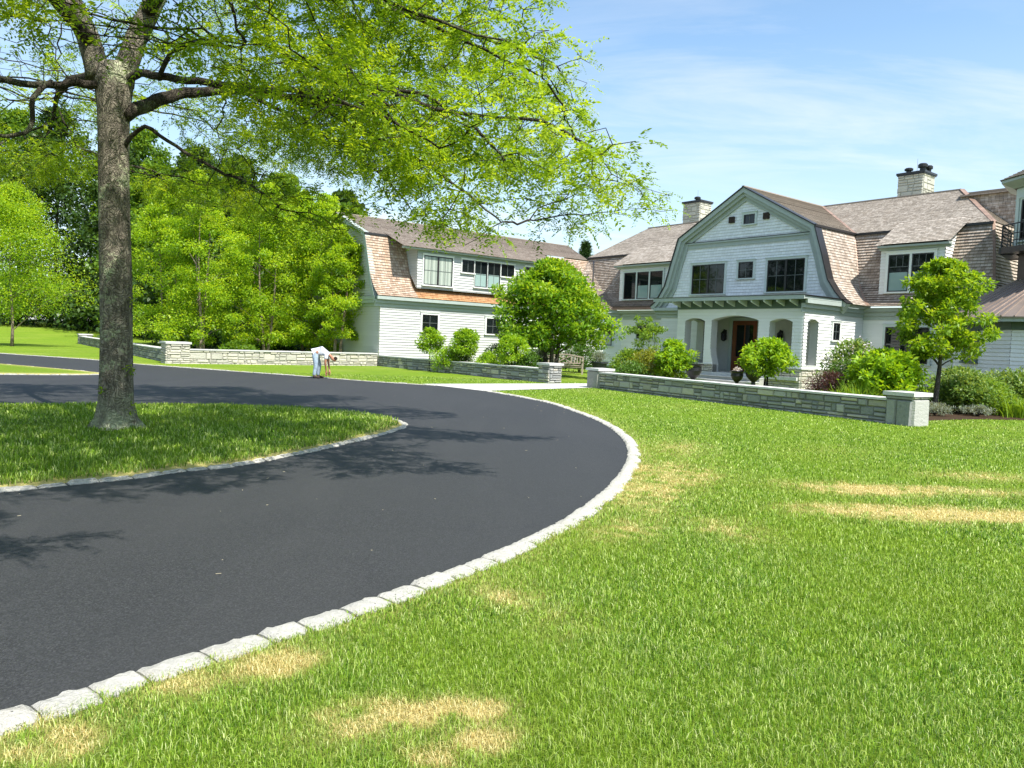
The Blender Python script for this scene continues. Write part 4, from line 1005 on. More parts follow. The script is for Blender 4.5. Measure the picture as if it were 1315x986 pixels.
# ------------------------------------------------------------------ garden walls
def garden_wall(name, label, p, q, h, th=.42, pier_p=None, pier_q=None, seed=1, smat=None, cap=.05, z0=-.06, h_end=None):
    """p->q runs with the seen face on the left of travel; piers = (size, height)"""
    random.seed(seed)
    L = math.hypot(q[0] - p[0], q[1] - p[1]); rot = math.atan2(q[1] - p[1], q[0] - p[0])
    o = empty(name, (p[0], p[1], terrain(np.array([p[0]]), np.array([p[1]]))[0]), rot, label, 'stone wall')
    u0 = pier_p[0] if pier_p else 0.; u1 = L - (pier_q[0] if pier_q else 0.)
    F0, F1 = frame((u0, 0), (u1, 0)), frame((u1, -th), (u0, -th)); W_ = u1 - u0
    m = MB(); rubble(m, F0, 0, W_, z0, h, 0, 0, lmin=.1, lmax=.55, hmin=.05, hmax=.3); rubble(m, F1, 0, W_, z0, h, 0, 0, lmin=.3, lmax=.8)
    if not pier_p: rubble(m, frame((0, -th), (0, 0)), 0, th, z0, h, 0, 0)
    if not pier_q: rubble(m, frame((L, 0), (L, -th)), 0, th, z0, h, 0, 0)
    m.box(u0, u1, -th + .01, -.01, z0, h - .01, 1); m.build('stonework', [smat or STONE, PALE_MORTAR if smat else MORTAR], o)
    m = MB(); u = u0
    while u < u1 - .01:
        l = min(random.uniform(.9, 1.7), u1 - u); l = u1 - u if u1 - u - l < .5 else l
        m.box(u + .003, u + l - .003, -th - .05, .06, h, h + cap + random.uniform(-.004, .004), 0, random.random()); u += l
    m.build('coping', CAP, o)
    for pr, ua in ((pier_p, 0.), (pier_q, L - (pier_q[0] if pier_q else 0))):
        if not pr: continue
        s_, hp = pr[:2]; d0 = .07; d1 = -max(s_, th + .07) + d0; m = MB()
        for fr, w_ in ((frame((ua, d0), (ua + s_, d0)), s_), (frame((ua + s_, d0), (ua + s_, d1)), d0 - d1), (frame((ua + s_, d1), (ua, d1)), s_), (frame((ua, d1), (ua, d0)), d0 - d1)):
            if len(pr) > 2: rubble(m, fr, 0, w_, z0, hp, 0, 0, hmin=.3, hmax=.7, lmin=.3, lmax=.6)
            else: rubble(m, fr, 0, w_, z0, hp, 0, 0, lmin=.15, lmax=.5)
        m.box(ua + .01, ua + s_ - .01, d1 + .01, d0 - .01, z0, hp - .005, 1)
        pb = m.build('pier', [smat or STONE, PALE_MORTAR if smat else MORTAR], o)
        m = MB(); m.box(ua - .06, ua + s_ + .06, d1 - .06, d0 + .06, hp, hp + .085); m.build('pier_cap', CAP, pb)
    return o
# travel chosen so the camera side is on the left
garden_wall('garden_wall', 'long low fieldstone wall with a square pier at each end before the porch', (8.95, 16.75), (2.75, 26.95), .53, .42, (.62, .66, 1), (.62, .62, 1), 3)
garden_wall('garden_wall', 'low dark fieldstone wall below the clipped shrubs, its single pier beside the bench', (1.45, 28.55), (-6.9, 38.75), .5, .42, (.62, .68), None, 5)
garden_wall('garden_wall', 'sunlit pale fieldstone wall behind the bending man', (-6.95, 38.72), (-14.9, 32.45), .6, .42, None, (.95, .86), 8, STONE_PALE)  # paler stone puts the sunlight on this wall into its colour
garden_wall('garden_wall', 'distant fieldstone wall running back behind the thick tree trunk with a pier at its far end', (-15.3, 33.4), (-34.5, 60), .55, .42, None, (.9, .7), 11)
random.seed(21)

# ------------------------------------------------------------------ foliage
def unit(a): return a / np.maximum(1e-9, np.linalg.norm(a, axis=1, keepdims=True))
def leaf_quads(P, D, L, W, rnd, fold=.25):
    n = len(P); up = np.tile([0., 0., 1.], (n, 1)) + rng.normal(0, .55, (n, 3))
    S = unit(np.cross(D, up)); Nn = np.cross(S, D)
    L = L[:, None]; W = W[:, None]
    V = np.empty((n, 4, 3))
    V[:, 0] = P; V[:, 1] = P + D * L * .48 + S * W * .5 + Nn * W * fold; V[:, 2] = P + D * L; V[:, 3] = P + D * L * .48 - S * W * .5 + Nn * W * fold
    F = np.arange(n)[:, None] * 4 + np.array([0, 1, 2, 3])
    return V.reshape(-1, 3), F, np.repeat(rnd, 4)
def clump_leaves(C, Rr, per, L, W, shell=.35, flat=.8, droop=.15, vary=.3):
    """leaves spread through clumps: C (n,3), Rr (n,)"""
    n = len(C) * per; ci = np.repeat(np.arange(len(C)), per)
    d = unit(rng.normal(0, 1, (n, 3))); rr = (shell + (1 - shell) * rng.random(n)) ** .7
    off = d * (rr * Rr[ci])[:, None]; off[:, 2] *= flat
    P = C[ci] + off
    D = unit(d * .7 + rng.normal(0, .6, (n, 3)) + np.array([0, 0, -droop]))
    base = rng.random(len(C))
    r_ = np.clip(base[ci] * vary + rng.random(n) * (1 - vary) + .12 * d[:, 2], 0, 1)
    return leaf_quads(P, D, L * rng.uniform(.65, 1.25, n), W * rng.uniform(.7, 1.2, n), r_)

def clump_centers(n, z0, z1, prof, lean=(0, 0), surf=.55, ragged=.12):
    t_ = rng.random(n) ** .85; z = z0 + (z1 - z0) * t_
    rad = np.interp(t_, [p[0] for p in prof], [p[1] for p in prof])
    a = rng.uniform(0, 2 * np.pi, n); k = (surf + (1 - surf) * rng.random(n)) * np.where(rng.random(n) < .25, rng.random(n), 1.)
    wob = 1 + ragged * np.sin(3 * a + z * 1.3) + rng.normal(0, ragged, n)
    return np.c_[rad * k * wob * np.cos(a) + lean[0] * t_, rad * k * wob * np.sin(a) + lean[1] * t_, z], rad

def tree(name, label, cat, loc, prof, z0, z1, ncl, per, L, W, leaf, bark, tr, group=None, stems=1, limbs=26, crad=.22, flat=.75, lean=(0, 0), shell=.3, droop=.15, surf=.55, parts=('trunk', 'crown'), spread=.25, ragged=.12):
    zb = terrain(np.array([loc[0]]), np.array([loc[1]]))[0] if len(loc) < 3 else loc[2]
    o = empty(name, (loc[0], loc[1], zb), 0, label, cat, group)
    C, rad = clump_centers(ncl, z0, z1, prof, lean, surf, ragged)
    rmax = max(p[1] for p in prof)
    Rr = np.clip(rad * .5 + rmax * .5, .05, None) * crad * rng.uniform(.7, 1.3, ncl)
    V, F, r_ = clump_leaves(C, Rr, per, L, W, shell, flat, droop)
    np_mesh(parts[1], V, F, leaf, o, dict(rnd=r_))
    m = MB(); zt = z0 + (z1 - z0) * .75
    bases = []
    for s_ in range(stems):
        a = 2 * math.pi * s_ / max(1, stems) + random.uniform(0, 1); b0 = Vector((math.cos(a), math.sin(a), 0)) * (tr * 1.4 if stems > 1 else 0)
        tip = Vector((lean[0] * .7 + math.cos(a) * rmax * spread * (stems > 1), lean[1] * .7 + math.sin(a) * rmax * spread * (stems > 1), zt))
        pts = []
        for k in range(9):
            t_ = k / 8; p = b0.lerp(tip, t_); j = tr * .5 * math.sin(t_ * 7 + s_ * 2 + loc[0]); pts.append(p + Vector((j, j * .7, 0)))
        rads = [tr * (1.25 if k == 0 else 1.) * (1 - .78 * k / 8) for k in range(9)]
        m.tube(pts, rads, 9, 0, True, .05); bases.append(pts)
    ids = np.argsort(C[:, 2])[:: max(1, ncl // max(1, limbs))]
    for i in ids:
        pts = bases[random.randrange(stems)]; c = Vector(C[i]); tgt = min(max(c.z - (c - Vector((pts[4].x, pts[4].y, c.z))).length * .55, z0 * .75), zt * .97)
        k = min(range(9), key=lambda q: abs(pts[q].z - tgt)); s0 = pts[k]; r0 = tr * (1 - .78 * k / 8) * .42
        mid = s0.lerp(c, .5) + Vector((0, 0, (c - s0).length * .1)); m.tube([s0, s0.lerp(mid, .5) + Vector((0, 0, .02)), mid, mid.lerp(c, .55), c], [r0, r0 * .8, r0 * .6, r0 * .42, r0 * .2], 5)
    m.build(parts[0], bark, o, smooth=True)
    return o
def shrub(name, label, cat, loc, r, h, n, L, W, leaf, group=None, z0=.08, ncl=None, bark=BARK_TWIG, extra=None, squash=1., shell=.5, droop=.1, rot=0.):
    """mounded shrub: leafy crown over short stems"""
    prof = [(0, r * .78), (.3, r), (.62, r * .86), (.85, r * .55), (1, r * .2)]
    n = int(n * 2.2); ncl = ncl or max(24, n // 30); per = max(6, n // ncl)
    o = empty(name, (loc[0], loc[1], terrain(np.array([loc[0]]), np.array([loc[1]]))[0]), rot, label, cat, group)
    C, rad = clump_centers(ncl, z0 + h * .1, h * .93, prof, surf=.6, ragged=.07); C[:, 1] *= squash
    V, F, r_ = clump_leaves(C, np.full(ncl, min(r, h) * .24) * rng.uniform(.7, 1.3, ncl), per, L, W, shell, .85, droop)
    np_mesh('leaves', V, F, leaf, o, dict(rnd=r_))
    m = MB()
    for k in range(7):
        a = random.uniform(0, 6.28); q = Vector((math.cos(a) * r * .5, math.sin(a) * r * .5 * squash, h * .6)); m.tube([(q.x * .15, q.y * .15, 0), (q.x * .5, q.y * .5, h * .3), q], [.018, .014, .007], 5)
    m.build('stems', bark, o)
    if extra:
        mat, cnt, fl, rr = extra; d = unit(rng.normal(0, 1, (cnt, 3))); d[:, 2] = np.abs(d[:, 2])
        Cc = np.c_[d[:, 0] * r * .98, d[:, 1] * r * squash * .98, z0 + h * .45 + d[:, 2] * h * .5]
        V, F, r_ = clump_leaves(Cc, np.full(cnt, rr), 12, fl, fl, .6); np_mesh('blossoms', V, F, mat, o, dict(rnd=r_))
    return o
def strap_plant(name, label, cat, loc, r, h, n, leaf, group=None, wid=.02, squash=1., rot=0.):
    """fountain of arching strap leaves"""
    o = empty(name, (loc[0], loc[1], 0), rot, label, cat, group)
    bx, by = rng.normal(0, .42, n) * r, rng.normal(0, .42, n) * r * squash; az = np.where(rng.random(n) < .6, np.arctan2(by, bx), rng.uniform(-3.14, 3.14, n)) + rng.normal(0, .5, n)
    ln = h * rng.uniform(.75, 1.35, n); arch_ = rng.uniform(.35, 1.1, n); K = 5; V = np.zeros((n, K, 2, 3))
    for k in range(K):
        t_ = k / (K - 1); out = ln * arch_ * t_ ** 1.4 * .6; zz_ = ln * (t_ - arch_ * .55 * t_ ** 2.6); w_ = wid * (1 - t_ ** 2.2) * .5 + .001
        x, y = bx + np.cos(az) * out, by + np.sin(az) * out
        V[:, k, 0] = np.c_[x - np.sin(az) * w_, y + np.cos(az) * w_, zz_]; V[:, k, 1] = np.c_[x + np.sin(az) * w_, y - np.cos(az) * w_, zz_]
    b = np.arange(n)[:, None] * (2 * K); F = np.concatenate([b + np.array([2 * k, 2 * k + 1, 2 * k + 3, 2 * k + 2]) for k in range(K - 1)])
    np_mesh('leaves', V.reshape(-1, 3), F, leaf, o, dict(rnd=np.repeat(rng.random(n), 2 * K)))
    return o

# ---- the big honey locust on the island: limbs laid out, twigs grown by space colonisation
TB = np.array([-5.76, 10.95, 0.])
def locust():
    o = empty('honey_locust', tuple(TB), 0, 'big spreading tree with thick lichened trunk standing on the grass island', 'tree')
    skel = [  # (points relative to world, radii)
        ([(-6.06, 10.95, 5.15), (-6.2, 10.95, 5.6), (-6.55, 10.9, 6.35), (-6.95, 10.7, 7.4), (-7.2, 10.4, 8.6), (-7.1, 10.2, 9.8)], [.165, .155, .14, .11, .08, .045]),
        ([(-5.7, 10.97, 5.1), (-5.55, 11.0, 5.6), (-5.3, 11.2, 6.4), (-4.95, 11.5, 7.5), (-4.6, 11.6, 8.7), (-4.5, 11.5, 9.9)], [.16, .148, .13, .105, .075, .045]),
        ([(-5.66, 10.9, 5.0), (-5.4, 10.85, 5.1), (-4.9, 10.6, 4.98), (-4.15, 10.2, 4.8), (-3.4, 9.8, 4.62), (-2.6, 9.45, 4.36), (-1.75, 8.75, 4.34), (-.75, 8.45, 4.02), (.2, 7.8, 3.78), (.85, 7.65, 3.42)], [.062, .056, .052, .047, .042, .036, .029, .022, .015, .009]),
        ([(-5.62, 11.0, 4.6), (-5.35, 11.25, 4.85), (-5.1, 11.6, 5.08), (-4.6, 12.1, 5.3), (-3.7, 12.9, 5.6), (-2.7, 13.7, 5.7), (-1.6, 14.3, 5.6), (-.9, 14.7, 5.4)], [.1, .092, .08, .065, .05, .038, .026, .013]),
        ([(-5.6, 10.9, 4.15), (-5.3, 10.8, 4.35), (-4.77, 10.6, 4.05), (-4.1, 10.3, 3.7), (-3.5, 10.0, 3.45), (-3.0, 9.7, 3.1)], [.034, .028, .024, .02, .015, .009]),
        ([(-5.95, 10.85, 4.9), (-6.15, 10.6, 4.86), (-6.45, 10.4, 4.75), (-7.1, 10.2, 4.75), (-8.1, 9.9, 4.8), (-9.4, 9.6, 4.7), (-10.8, 9.3, 4.4)], [.062, .054, .048, .042, .034, .025, .014]),
        ([(-6.45, 10.4, 4.75), (-6.5, 10.2, 4.5), (-6.48, 10.15, 4.15), (-6.6, 9.95, 3.95), (-7.0, 9.7, 3.95), (-7.5, 9.4, 3.8)], [.038, .033, .03, .026, .02, .012]),
        ([(-5.95, 11.1, 5.0), (-6.6, 11.8, 5.3), (-7.6, 12.9, 5.6), (-8.6, 14.2, 5.7), (-9.4, 15.4, 5.5)], [.11, .09, .07, .045, .02]),
        ([(-6.12, 10.93, 5.5), (-6.2, 10.0, 5.85), (-6.2, 8.7, 6.0), (-5.9, 7.2, 6.0), (-5.6, 5.9, 5.7)], [.1, .085, .065, .045, .02]),
        ([(-5.45, 11.1, 6.0), (-4.6, 10.2, 6.3), (-3.5, 9.0, 6.3), (-2.2, 7.7, 6.1), (-1.0, 6.6, 5.8), (-.2, 6.0, 5.4)], [.1, .085, .07, .05, .03, .014]),
        ([(-4.9, 10.5, 6.25), (-3.5, 10.4, 6.2), (-2.1, 10.3, 6.0), (-.8, 10.2, 5.6), (.2, 10.0, 5.25)], [.075, .06, .045, .03, .014]),
        ([(-5.0, 11.5, 7.4), (-3.8, 12.0, 7.8), (-2.5, 12.6, 7.7), (-1.4, 13., 7.2)], [.08, .06, .04, .02]),
        ([(-3.3, 9.8, 4.6), (-2.7, 9.0, 4.3), (-2.05, 8.2, 4.05), (-1.3, 7.7, 3.7), (-.8, 7.5, 3.4)], [.03, .026, .021, .015, .008]),
        ([(-2.6, 9.45, 4.36), (-1.8, 9.5, 4.0), (-1.1, 9.3, 3.62), (-.5, 9.2, 3.2), (-.2, 9.1, 2.95)], [.028, .024, .019, .014, .008]),
        ([(-1.75, 8.75, 4.34), (-1.1, 8.25, 4.15), (-.5, 7.85, 3.72), (-.15, 7.7, 3.35)], [.024, .02, .014, .008]),
        ([(-3.9, 10.1, 4.75), (-3.1, 10.3, 4.45), (-2.3, 10.2, 4.0), (-1.7, 10., 3.55), (-1.4, 9.9, 3.2)], [.028, .024, .019, .013, .008]),
        ([(-2.1, 10.3, 6.0), (-1.3, 9.7, 5.5), (-.5, 9.2, 5.0), (.2, 8.9, 4.6)], [.03, .024, .016, .008]),
        ([(-3.5, 9.0, 6.3), (-2.6, 8.8, 5.7), (-1.6, 8.4, 5.2), (-.7, 8.0, 4.75), (-.1, 7.7, 4.5)], [.034, .028, .021, .014, .008]),
        ([(-5.0, 10.6, 5.0), (-4.4, 9.6, 4.95), (-3.7, 8.7, 4.75), (-3.0, 8.1, 4.5)], [.034, .028, .02, .01]),
        ([(-6.1, 8.7, 6.0), (-5.2, 6.6, 6.1), (-4.2, 4.9, 5.7), (-3.2, 3.9, 5.2), (-2.5, 3.3, 4.7)], [.05, .042, .032, .02, .01]),
        ([(-6.95, 10.7, 7.4), (-8.2, 10.2, 7.9), (-9.6, 9.8, 7.8), (-10.8, 9.6, 7.2)], [.085, .06, .04, .02]),
        ([(-6.9, 10.6, 7.2), (-7.4, 9.0, 7.7), (-7.6, 7.4, 7.5), (-7.6, 6.2, 7.0)], [.08, .06, .04, .02]),
    ]
    nodes, par, frad = [], [], []
    for pts, rd in skel:
        m = MB(); sp_ = [Vector(p) for p in pts]; fine, fr_ = [], []
        for i in range(len(sp_) - 1):
            a0, a1, a2, a3 = sp_[max(i - 1, 0)], sp_[i], sp_[i + 1], sp_[min(i + 2, len(sp_) - 1)]
            for k in range(4):
                t_ = k / 4; fine.append(.5 * ((2 * a1) + (a2 - a0) * t_ + (2 * a0 - 5 * a1 + 4 * a2 - a3) * t_ ** 2 + (3 * a1 - a0 - 3 * a2 + a3) * t_ ** 3) - Vector(TB) + Vector((0, 0, .012 * math.sin(7 * t_ + i)))); fr_.append(rd[i] + (rd[i + 1] - rd[i]) * t_)
        fine.append(sp_[-1] - Vector(TB)); fr_.append(rd[-1])
        d0 = (fine[0] - fine[1]).normalized(); fine.insert(0, fine[0] + d0 * .12); fr_.insert(0, fr_[0] * 1.12)
        m.tube(fine, fr_, 12, 0, True, .025); m.build('limb', BARK_LIMB_SHADE if rd[0] < .15 else BARK, o, smooth=True)
    for pts, rd in skel:
        prev = -1
        for i in range(len(pts) - 1):
            a, b = np.array(pts[i]), np.array(pts[i + 1]); n = max(1, int(np.linalg.norm(b - a) / .22))
            for k in range(n + (i == len(pts) - 2)):
                t_ = k / n; p = a + (b - a) * t_ + rng.normal(0, .012, 3)
                nodes.append(p); par.append(prev); frad.append(rd[i] + (rd[i + 1] - rd[i]) * t_); prev = len(nodes) - 1
    ns = len(nodes)
    # crown volume
    M = 400000
    A = np.c_[rng.uniform(-14, 3, M), rng.uniform(2.5, 20, M), rng.uniform(2.3, 10.8, M)]
    rel = A[:, :2] - TB[:2]; rr = np.hypot(rel[:, 0], rel[:, 1]); th = np.arctan2(rel[:, 1], rel[:, 0])
    rmax = np.interp(A[:, 2], [2.3, 3.0, 3.45, 3.9, 4.5, 5.2, 6.0, 7.5, 9., 10.8], [6.2, 7.3, 7.9, 7.0, 6.6, 6.3, 5.9, 5., 3.6, .8]) * (1 + .05 * np.sin(5 * th + 1) + .035 * np.sin(9 * th))
    toward = np.clip(np.cos(th - math.atan2(-8.2, 3.6)), 0, 1) ** 12
    rmax = rmax + .3 + np.where(A[:, 2] > 3.6, 1.5, 0) * toward
    zr = np.interp(rr, [0, 2., 3.5, 4.6, 5.6, 7.5], [5.2, 4.7, 3.9, 3.1, 2.65, 2.95]); zl = np.interp(rr, [0, 2., 4., 8], [5.0, 4.5, 4.2, 4.0])
    kx = np.clip((A[:, 0] + 3.6) / 1.6, 0, 1); zlow = zl + (zr - zl) * kx
    zlow = np.where(A[:, 1] > 10.6, np.maximum(zlow, np.where(A[:, 0] > -5, 4.55, 4.0)), zlow)
    dc = np.hypot(A[:, 0], A[:, 1])
    clear = np.interp(dc, [0, 5.4, 6.4, 7.2, 8.4, 11], [.5, .47, .36, .2, .11, .1])     # low twigs hang over the far side of the drive, not over the photographer
    zlow = np.maximum(zlow, 1.55 + clear * dc)
    dens = np.where(A[:, 2] < 6.4, 1., .4) * np.interp(rr, [0, 2.0, 3.2, 4.5], [.01, .06, .45, 1.]) * np.where(A[:, 0] < TB[0] + .5, .45, 1.)
    ez = (A[:, 2] - 1.55) / np.maximum(1, A[:, 1]); dens = dens * np.where((az > -.63) & (az < -.43) & (ez > .16) & (ez < .5) & (A[:, 1] < 12), .05, 1.)
    dens = np.clip(dens * (1 + 1.6 * toward), 0, 1)
    # sprays in loose layers, with gaps where the sky shows through
    q = A * np.array([1.05, 1.05, 1.]) ; gap = np.sin(q[:, 0] * 1.7 + 1 + .8 * np.sin(q[:, 2] * 1.3)) * np.sin(q[:, 1] * 1.6 + .5 * q[:, 0]) + .75 * np.sin(q[:, 2] * 4.2 + .7 * q[:, 0] - .5 * q[:, 1])
    ok = (rr < rmax) & (A[:, 2] > zlow) & (rng.random(M) < dens) & (gap < .35)
    lobe = np.sin(10 * th + 2.1 * A[:, 2] + .7 * np.sin(rr * 1.1)); ok &= (rr < 4.2) | (lobe > -.35) | (A[:, 2] > 6.8)
    ok &= rr < rmax - .9 + 1.1 * np.clip(lobe, 0, 1)
    A = A[ok];  A = A[rng.permutation(len(A))[:13000]]
    tt = rng.random(260); A = np.concatenate([A, np.c_[-4.0 + 1.5 * tt, 10.25 - .7 * tt, 3.75 - .8 * tt] + rng.normal(0, .26, (260, 3))])
    alive = np.ones(len(A), bool); nd = np.full(len(A), 1e9); ni = np.zeros(len(A), int)
    def upd(s0):
        al = np.where(alive)[0]
        for i0 in range(s0, len(nodes), 64):
            Q = np.array(nodes[i0:i0 + 64]); D = np.linalg.norm(A[al][:, None] - Q[None], axis=2); k = D.argmin(1); d = D[np.arange(len(al)), k]
            b = d < nd[al]; nd[al[b]] = d[b]; ni[al[b]] = k[b] + i0
    upd(0); step = .19; kids = {}
    for it in range(90):
        act = np.where(alive & (nd < (1.5 if it < 45 else 2.6)))[0]
        if not len(act): break
        s0 = len(nodes); NP = np.array(nodes); S = np.zeros((s0, 3)); np.add.at(S, ni[act], unit(A[act] - NP[ni[act]]))
        for i in np.unique(ni[act]):
            v = S[i]; l = np.linalg.norm(v)
            if l < 1e-6 or kids.get(i, 0) >= 3: continue
            v = v / l; v[2] *= .5; v = v + rng.normal(0, .22, 3) * np.array([1, 1, .6]); v /= np.linalg.norm(v)
            kids[i] = kids.get(i, 0) + 1; nodes.append(NP[i] + v * step); par.append(int(i)); frad.append(0.)
        if len(nodes) == s0: break
        upd(s0); alive &= nd > .2
        stuck = np.array([kids.get(i, 0) >= 3 for i in range(len(nodes))]); alive &= ~(stuck[ni] & (nd < .35))
        if len(nodes) > 30000: break
    P = np.array(nodes); n = len(P); rad = np.zeros(n); ch = np.zeros(n, int)
    acc = np.zeros(n)
    for i in range(n - 1, -1, -1):
        rad[i] = max(.0042, acc[i] ** (1 / 2.2)) if acc[i] > 0 else .0042
        if i < ns: rad[i] = max(frad[i], min(rad[i], frad[i] * 1.2))
        if par[i] >= 0: acc[par[i]] += rad[i] ** 2.2; ch[par[i]] += 1
    par = np.array(par)
    # branch mesh
    def tubes(E, k, rcap):
        a, b = P[par[E]], P[E]; ra, rb = np.minimum(rad[par[E]], rad[E] * 1.35), rad[E]
        d = unit(b - a); s_ = unit(np.cross(d, np.tile([.31, .17, .93], (len(E), 1)))); u_ = np.cross(d, s_)
        V = np.zeros((len(E), 2, k, 3))
        for j in range(k):
            t_ = 2 * np.pi * j / k; dirn = s_ * math.cos(t_) + u_ * math.sin(t_)
            V[:, 0, j] = a + dirn * ra[:, None]; V[:, 1, j] = b + dirn * rb[:, None]
        F = np.concatenate([np.arange(len(E))[:, None] * 2 * k + np.array([j, (j + 1) % k, k + (j + 1) % k, k + j]) for j in range(k)])
        return V.reshape(-1, 3), F
    E = np.where((par >= 0) & (np.arange(n) >= ns))[0]
    V1, F1 = tubes(E[rad[E] > .011], 6, 0); V2, F2 = tubes(E[rad[E] <= .011], 3, 0)
    F2 = F2 + len(V1); np_mesh('twigs', np.concatenate([V1, V2]) - TB, np.concatenate([F1, F2]), BARK_LIMB_SHADE, o)
    # compound leaves along the thin twigs
    rt = np.hypot(P[:, 0] - TB[0], P[:, 1] - TB[1]); thin = np.where((rad < .0095) & (par >= 0) & ((rt > 3.0) | (rng.random(n) < .12 + .2 * (rt > 2))))[0]
    par_d = unit(P[thin] - P[par[thin]])
    fld = np.sin(P[thin][:, 0] * 5.1 + 2 * np.sin(P[thin][:, 2] * 2.)) * np.sin(P[thin][:, 1] * 4.7 + P[thin][:, 2] * 2.2) * .5 + .5; azp = P[thin][:, 0] / P[thin][:, 1]; ezp = (P[thin][:, 2] - 1.55) / P[thin][:, 1]; fork = (azp > -.62) & (azp < -.44) & (ezp < .5) & (P[thin][:, 1] < 12)
    fld = np.where(fork, fld * .35, fld); k = np.clip(np.where(fld < .28, .5 + 3 * fld, 2.6 + 9.5 * (fld - .28)) * rng.uniform(.6, 1.4, len(thin)), 0, 9).astype(int)
    bi = np.repeat(np.arange(len(thin)), k)
    dcam = np.hypot(P[thin][:, 0], P[thin][:, 1])
    B = P[thin][bi] + rng.normal(0, .035, (len(bi), 3)); D = unit(par_d[bi] * .55 + rng.normal(0, .62, (len(bi), 3)) * np.array([1, 1, .6]) + np.array([0, 0, -.14]))
    N = len(B); Ll = rng.uniform(.17, .32, N); side = unit(np.cross(D, np.array([0, 0, 1.]) + rng.normal(0, .35, (N, 3)))); base = np.clip(.5 * rng.random(N) + .3 * rng.random(len(thin))[bi] + .25 * np.sin(B[:, 0] * 3.1 + B[:, 2] * 2.) * np.sin(B[:, 1] * 2.7 + 1) + .08, 0, 1)
    Vs, Fs, Rs = [], [], []; off = 0; PAIRS = 8
    for j in range(PAIRS):
        t_ = (j + 1) / PAIRS; pos = B + D * (Ll * t_)[:, None] + np.array([0, 0, -1.]) * (Ll * .22 * t_ * t_)[:, None]
        for sg in (-1, 1):
            dl = unit(D * .45 + side * sg + rng.normal(0, .18, (N, 3)) + np.array([0, 0, -.15])); l_ = Ll * .23 * (1 - .35 * abs(t_ - .5)) * rng.uniform(.8, 1.2, N)
            V, F, r_ = leaf_quads(pos, dl, l_, l_ * .42, base, .12); Vs.append(V); Fs.append(F + off); Rs.append(r_); off += len(V)
    np_mesh('crown', np.concatenate(Vs) - TB, np.concatenate(Fs), LEAF_LOCUST, o, dict(rnd=np.concatenate(Rs)))
    # trunk with root flare
    m = MB(); K = 22; prof = [(-.06, .56), (.03, .43), (.1, .325), (.22, .265), (.45, .238), (.9, .222), (1.5, .214), (2.2, .212), (3., .206), (3.7, .202), (4.2, .204), (4.6, .215), (5.0, .235), (5.25, .2)]
    vs = []
    for i, (z, r) in enumerate(prof):
        cx_ = .02 * math.sin(z * 1.1) - .015 * z * .6; cy_ = 0
        for q in range(K):
            t_ = 2 * math.pi * q / K; lob = max(0, 1 - z / .35)
            rr_ = r * (1 + .22 * lob * math.sin(4 * t_ + .6) + .1 * lob * math.sin(7 * t_) + .012 * math.sin(3 * t_ + z * .9) + random.uniform(-.012, .012))
            vs.append((cx_ + rr_ * math.cos(t_) * (1 + .12 * (z > 4.8)), cy_ + rr_ * math.sin(t_), z))
    fs = [(i * K + q, i * K + (q + 1) % K, (i + 1) * K + (q + 1) % K, (i + 1) * K + q) for i in range(len(prof) - 1) for q in range(K)]
    m.add(vs, fs + [tuple((len(prof) - 1) * K + q for q in range(K))]); m.build('trunk', BARK, o, smooth=True)
    # little water sprouts on the bole
    spr = np.array([(.22, -.08, .95), (.22, -.05, .9), (-.06, -.22, .62), (.25, -.06, .36), (.23, .0, 1.9), (-.21, -.06, 2.3)])
    for q in spr:
        V, F, r_ = clump_leaves(q[None], np.array([.085]), 26, .07, .022, .2); np_mesh('sprout', V, F, LEAF_LOCUST, o, dict(rnd=r_))
locust()

# ---- birches behind the pale wall, and one on the far lawn
bg_ = 'young birches in a row behind the garden wall'
bp = [(0, .55), (.12, .9), (.3, 1.), (.55, .82), (.8, .5), (1, .1)]
def birch(label, x, y, h, r, stems=2, z0=.75, group=bg_, ncl=150, per=170):
    tree('birch_tree', label, 'tree', (x, y), [(a, b * r) for a, b in bp], z0, h, ncl, per, .125, .075, LEAF_BIRCH, BARK_BIRCH, .085, group, stems, 30, .27, .62, (random.uniform(-.3, .3), 0), .15, .2)
birch('tall bright birch just to the right of the thick trunk', -18.6, 41, 9.3, 2.4, 2)
birch('bright birch with two pale stems behind the wall pier', -16.4, 39.6, 9.6, 2.3, 3)
birch('slender birch in the row, third from the thick trunk', -15.9, 44.5, 9.0, 2.2, 2)
birch('birch in the middle of the row with a narrow pale stem', -13.6, 41.5, 9.4, 2.3, 2)
birch('birch in the row partly hidden by drooping locust twigs', -12.4, 45, 9.8, 2.4, 2)
birch('broad birch of the row next to the dark gable end', -10.6, 42.5, 9.2, 2.3, 3)
birch('last birch of the row, leaning over the bending man and shading the gable end', -9.4, 40.6, 7.2, 1.8, 2, 1.4)
birch('lone bright birch on the far lawn at the left edge', -31.2, 47, 9.8, 4.0, 1, 1.9, None, 260, 120)

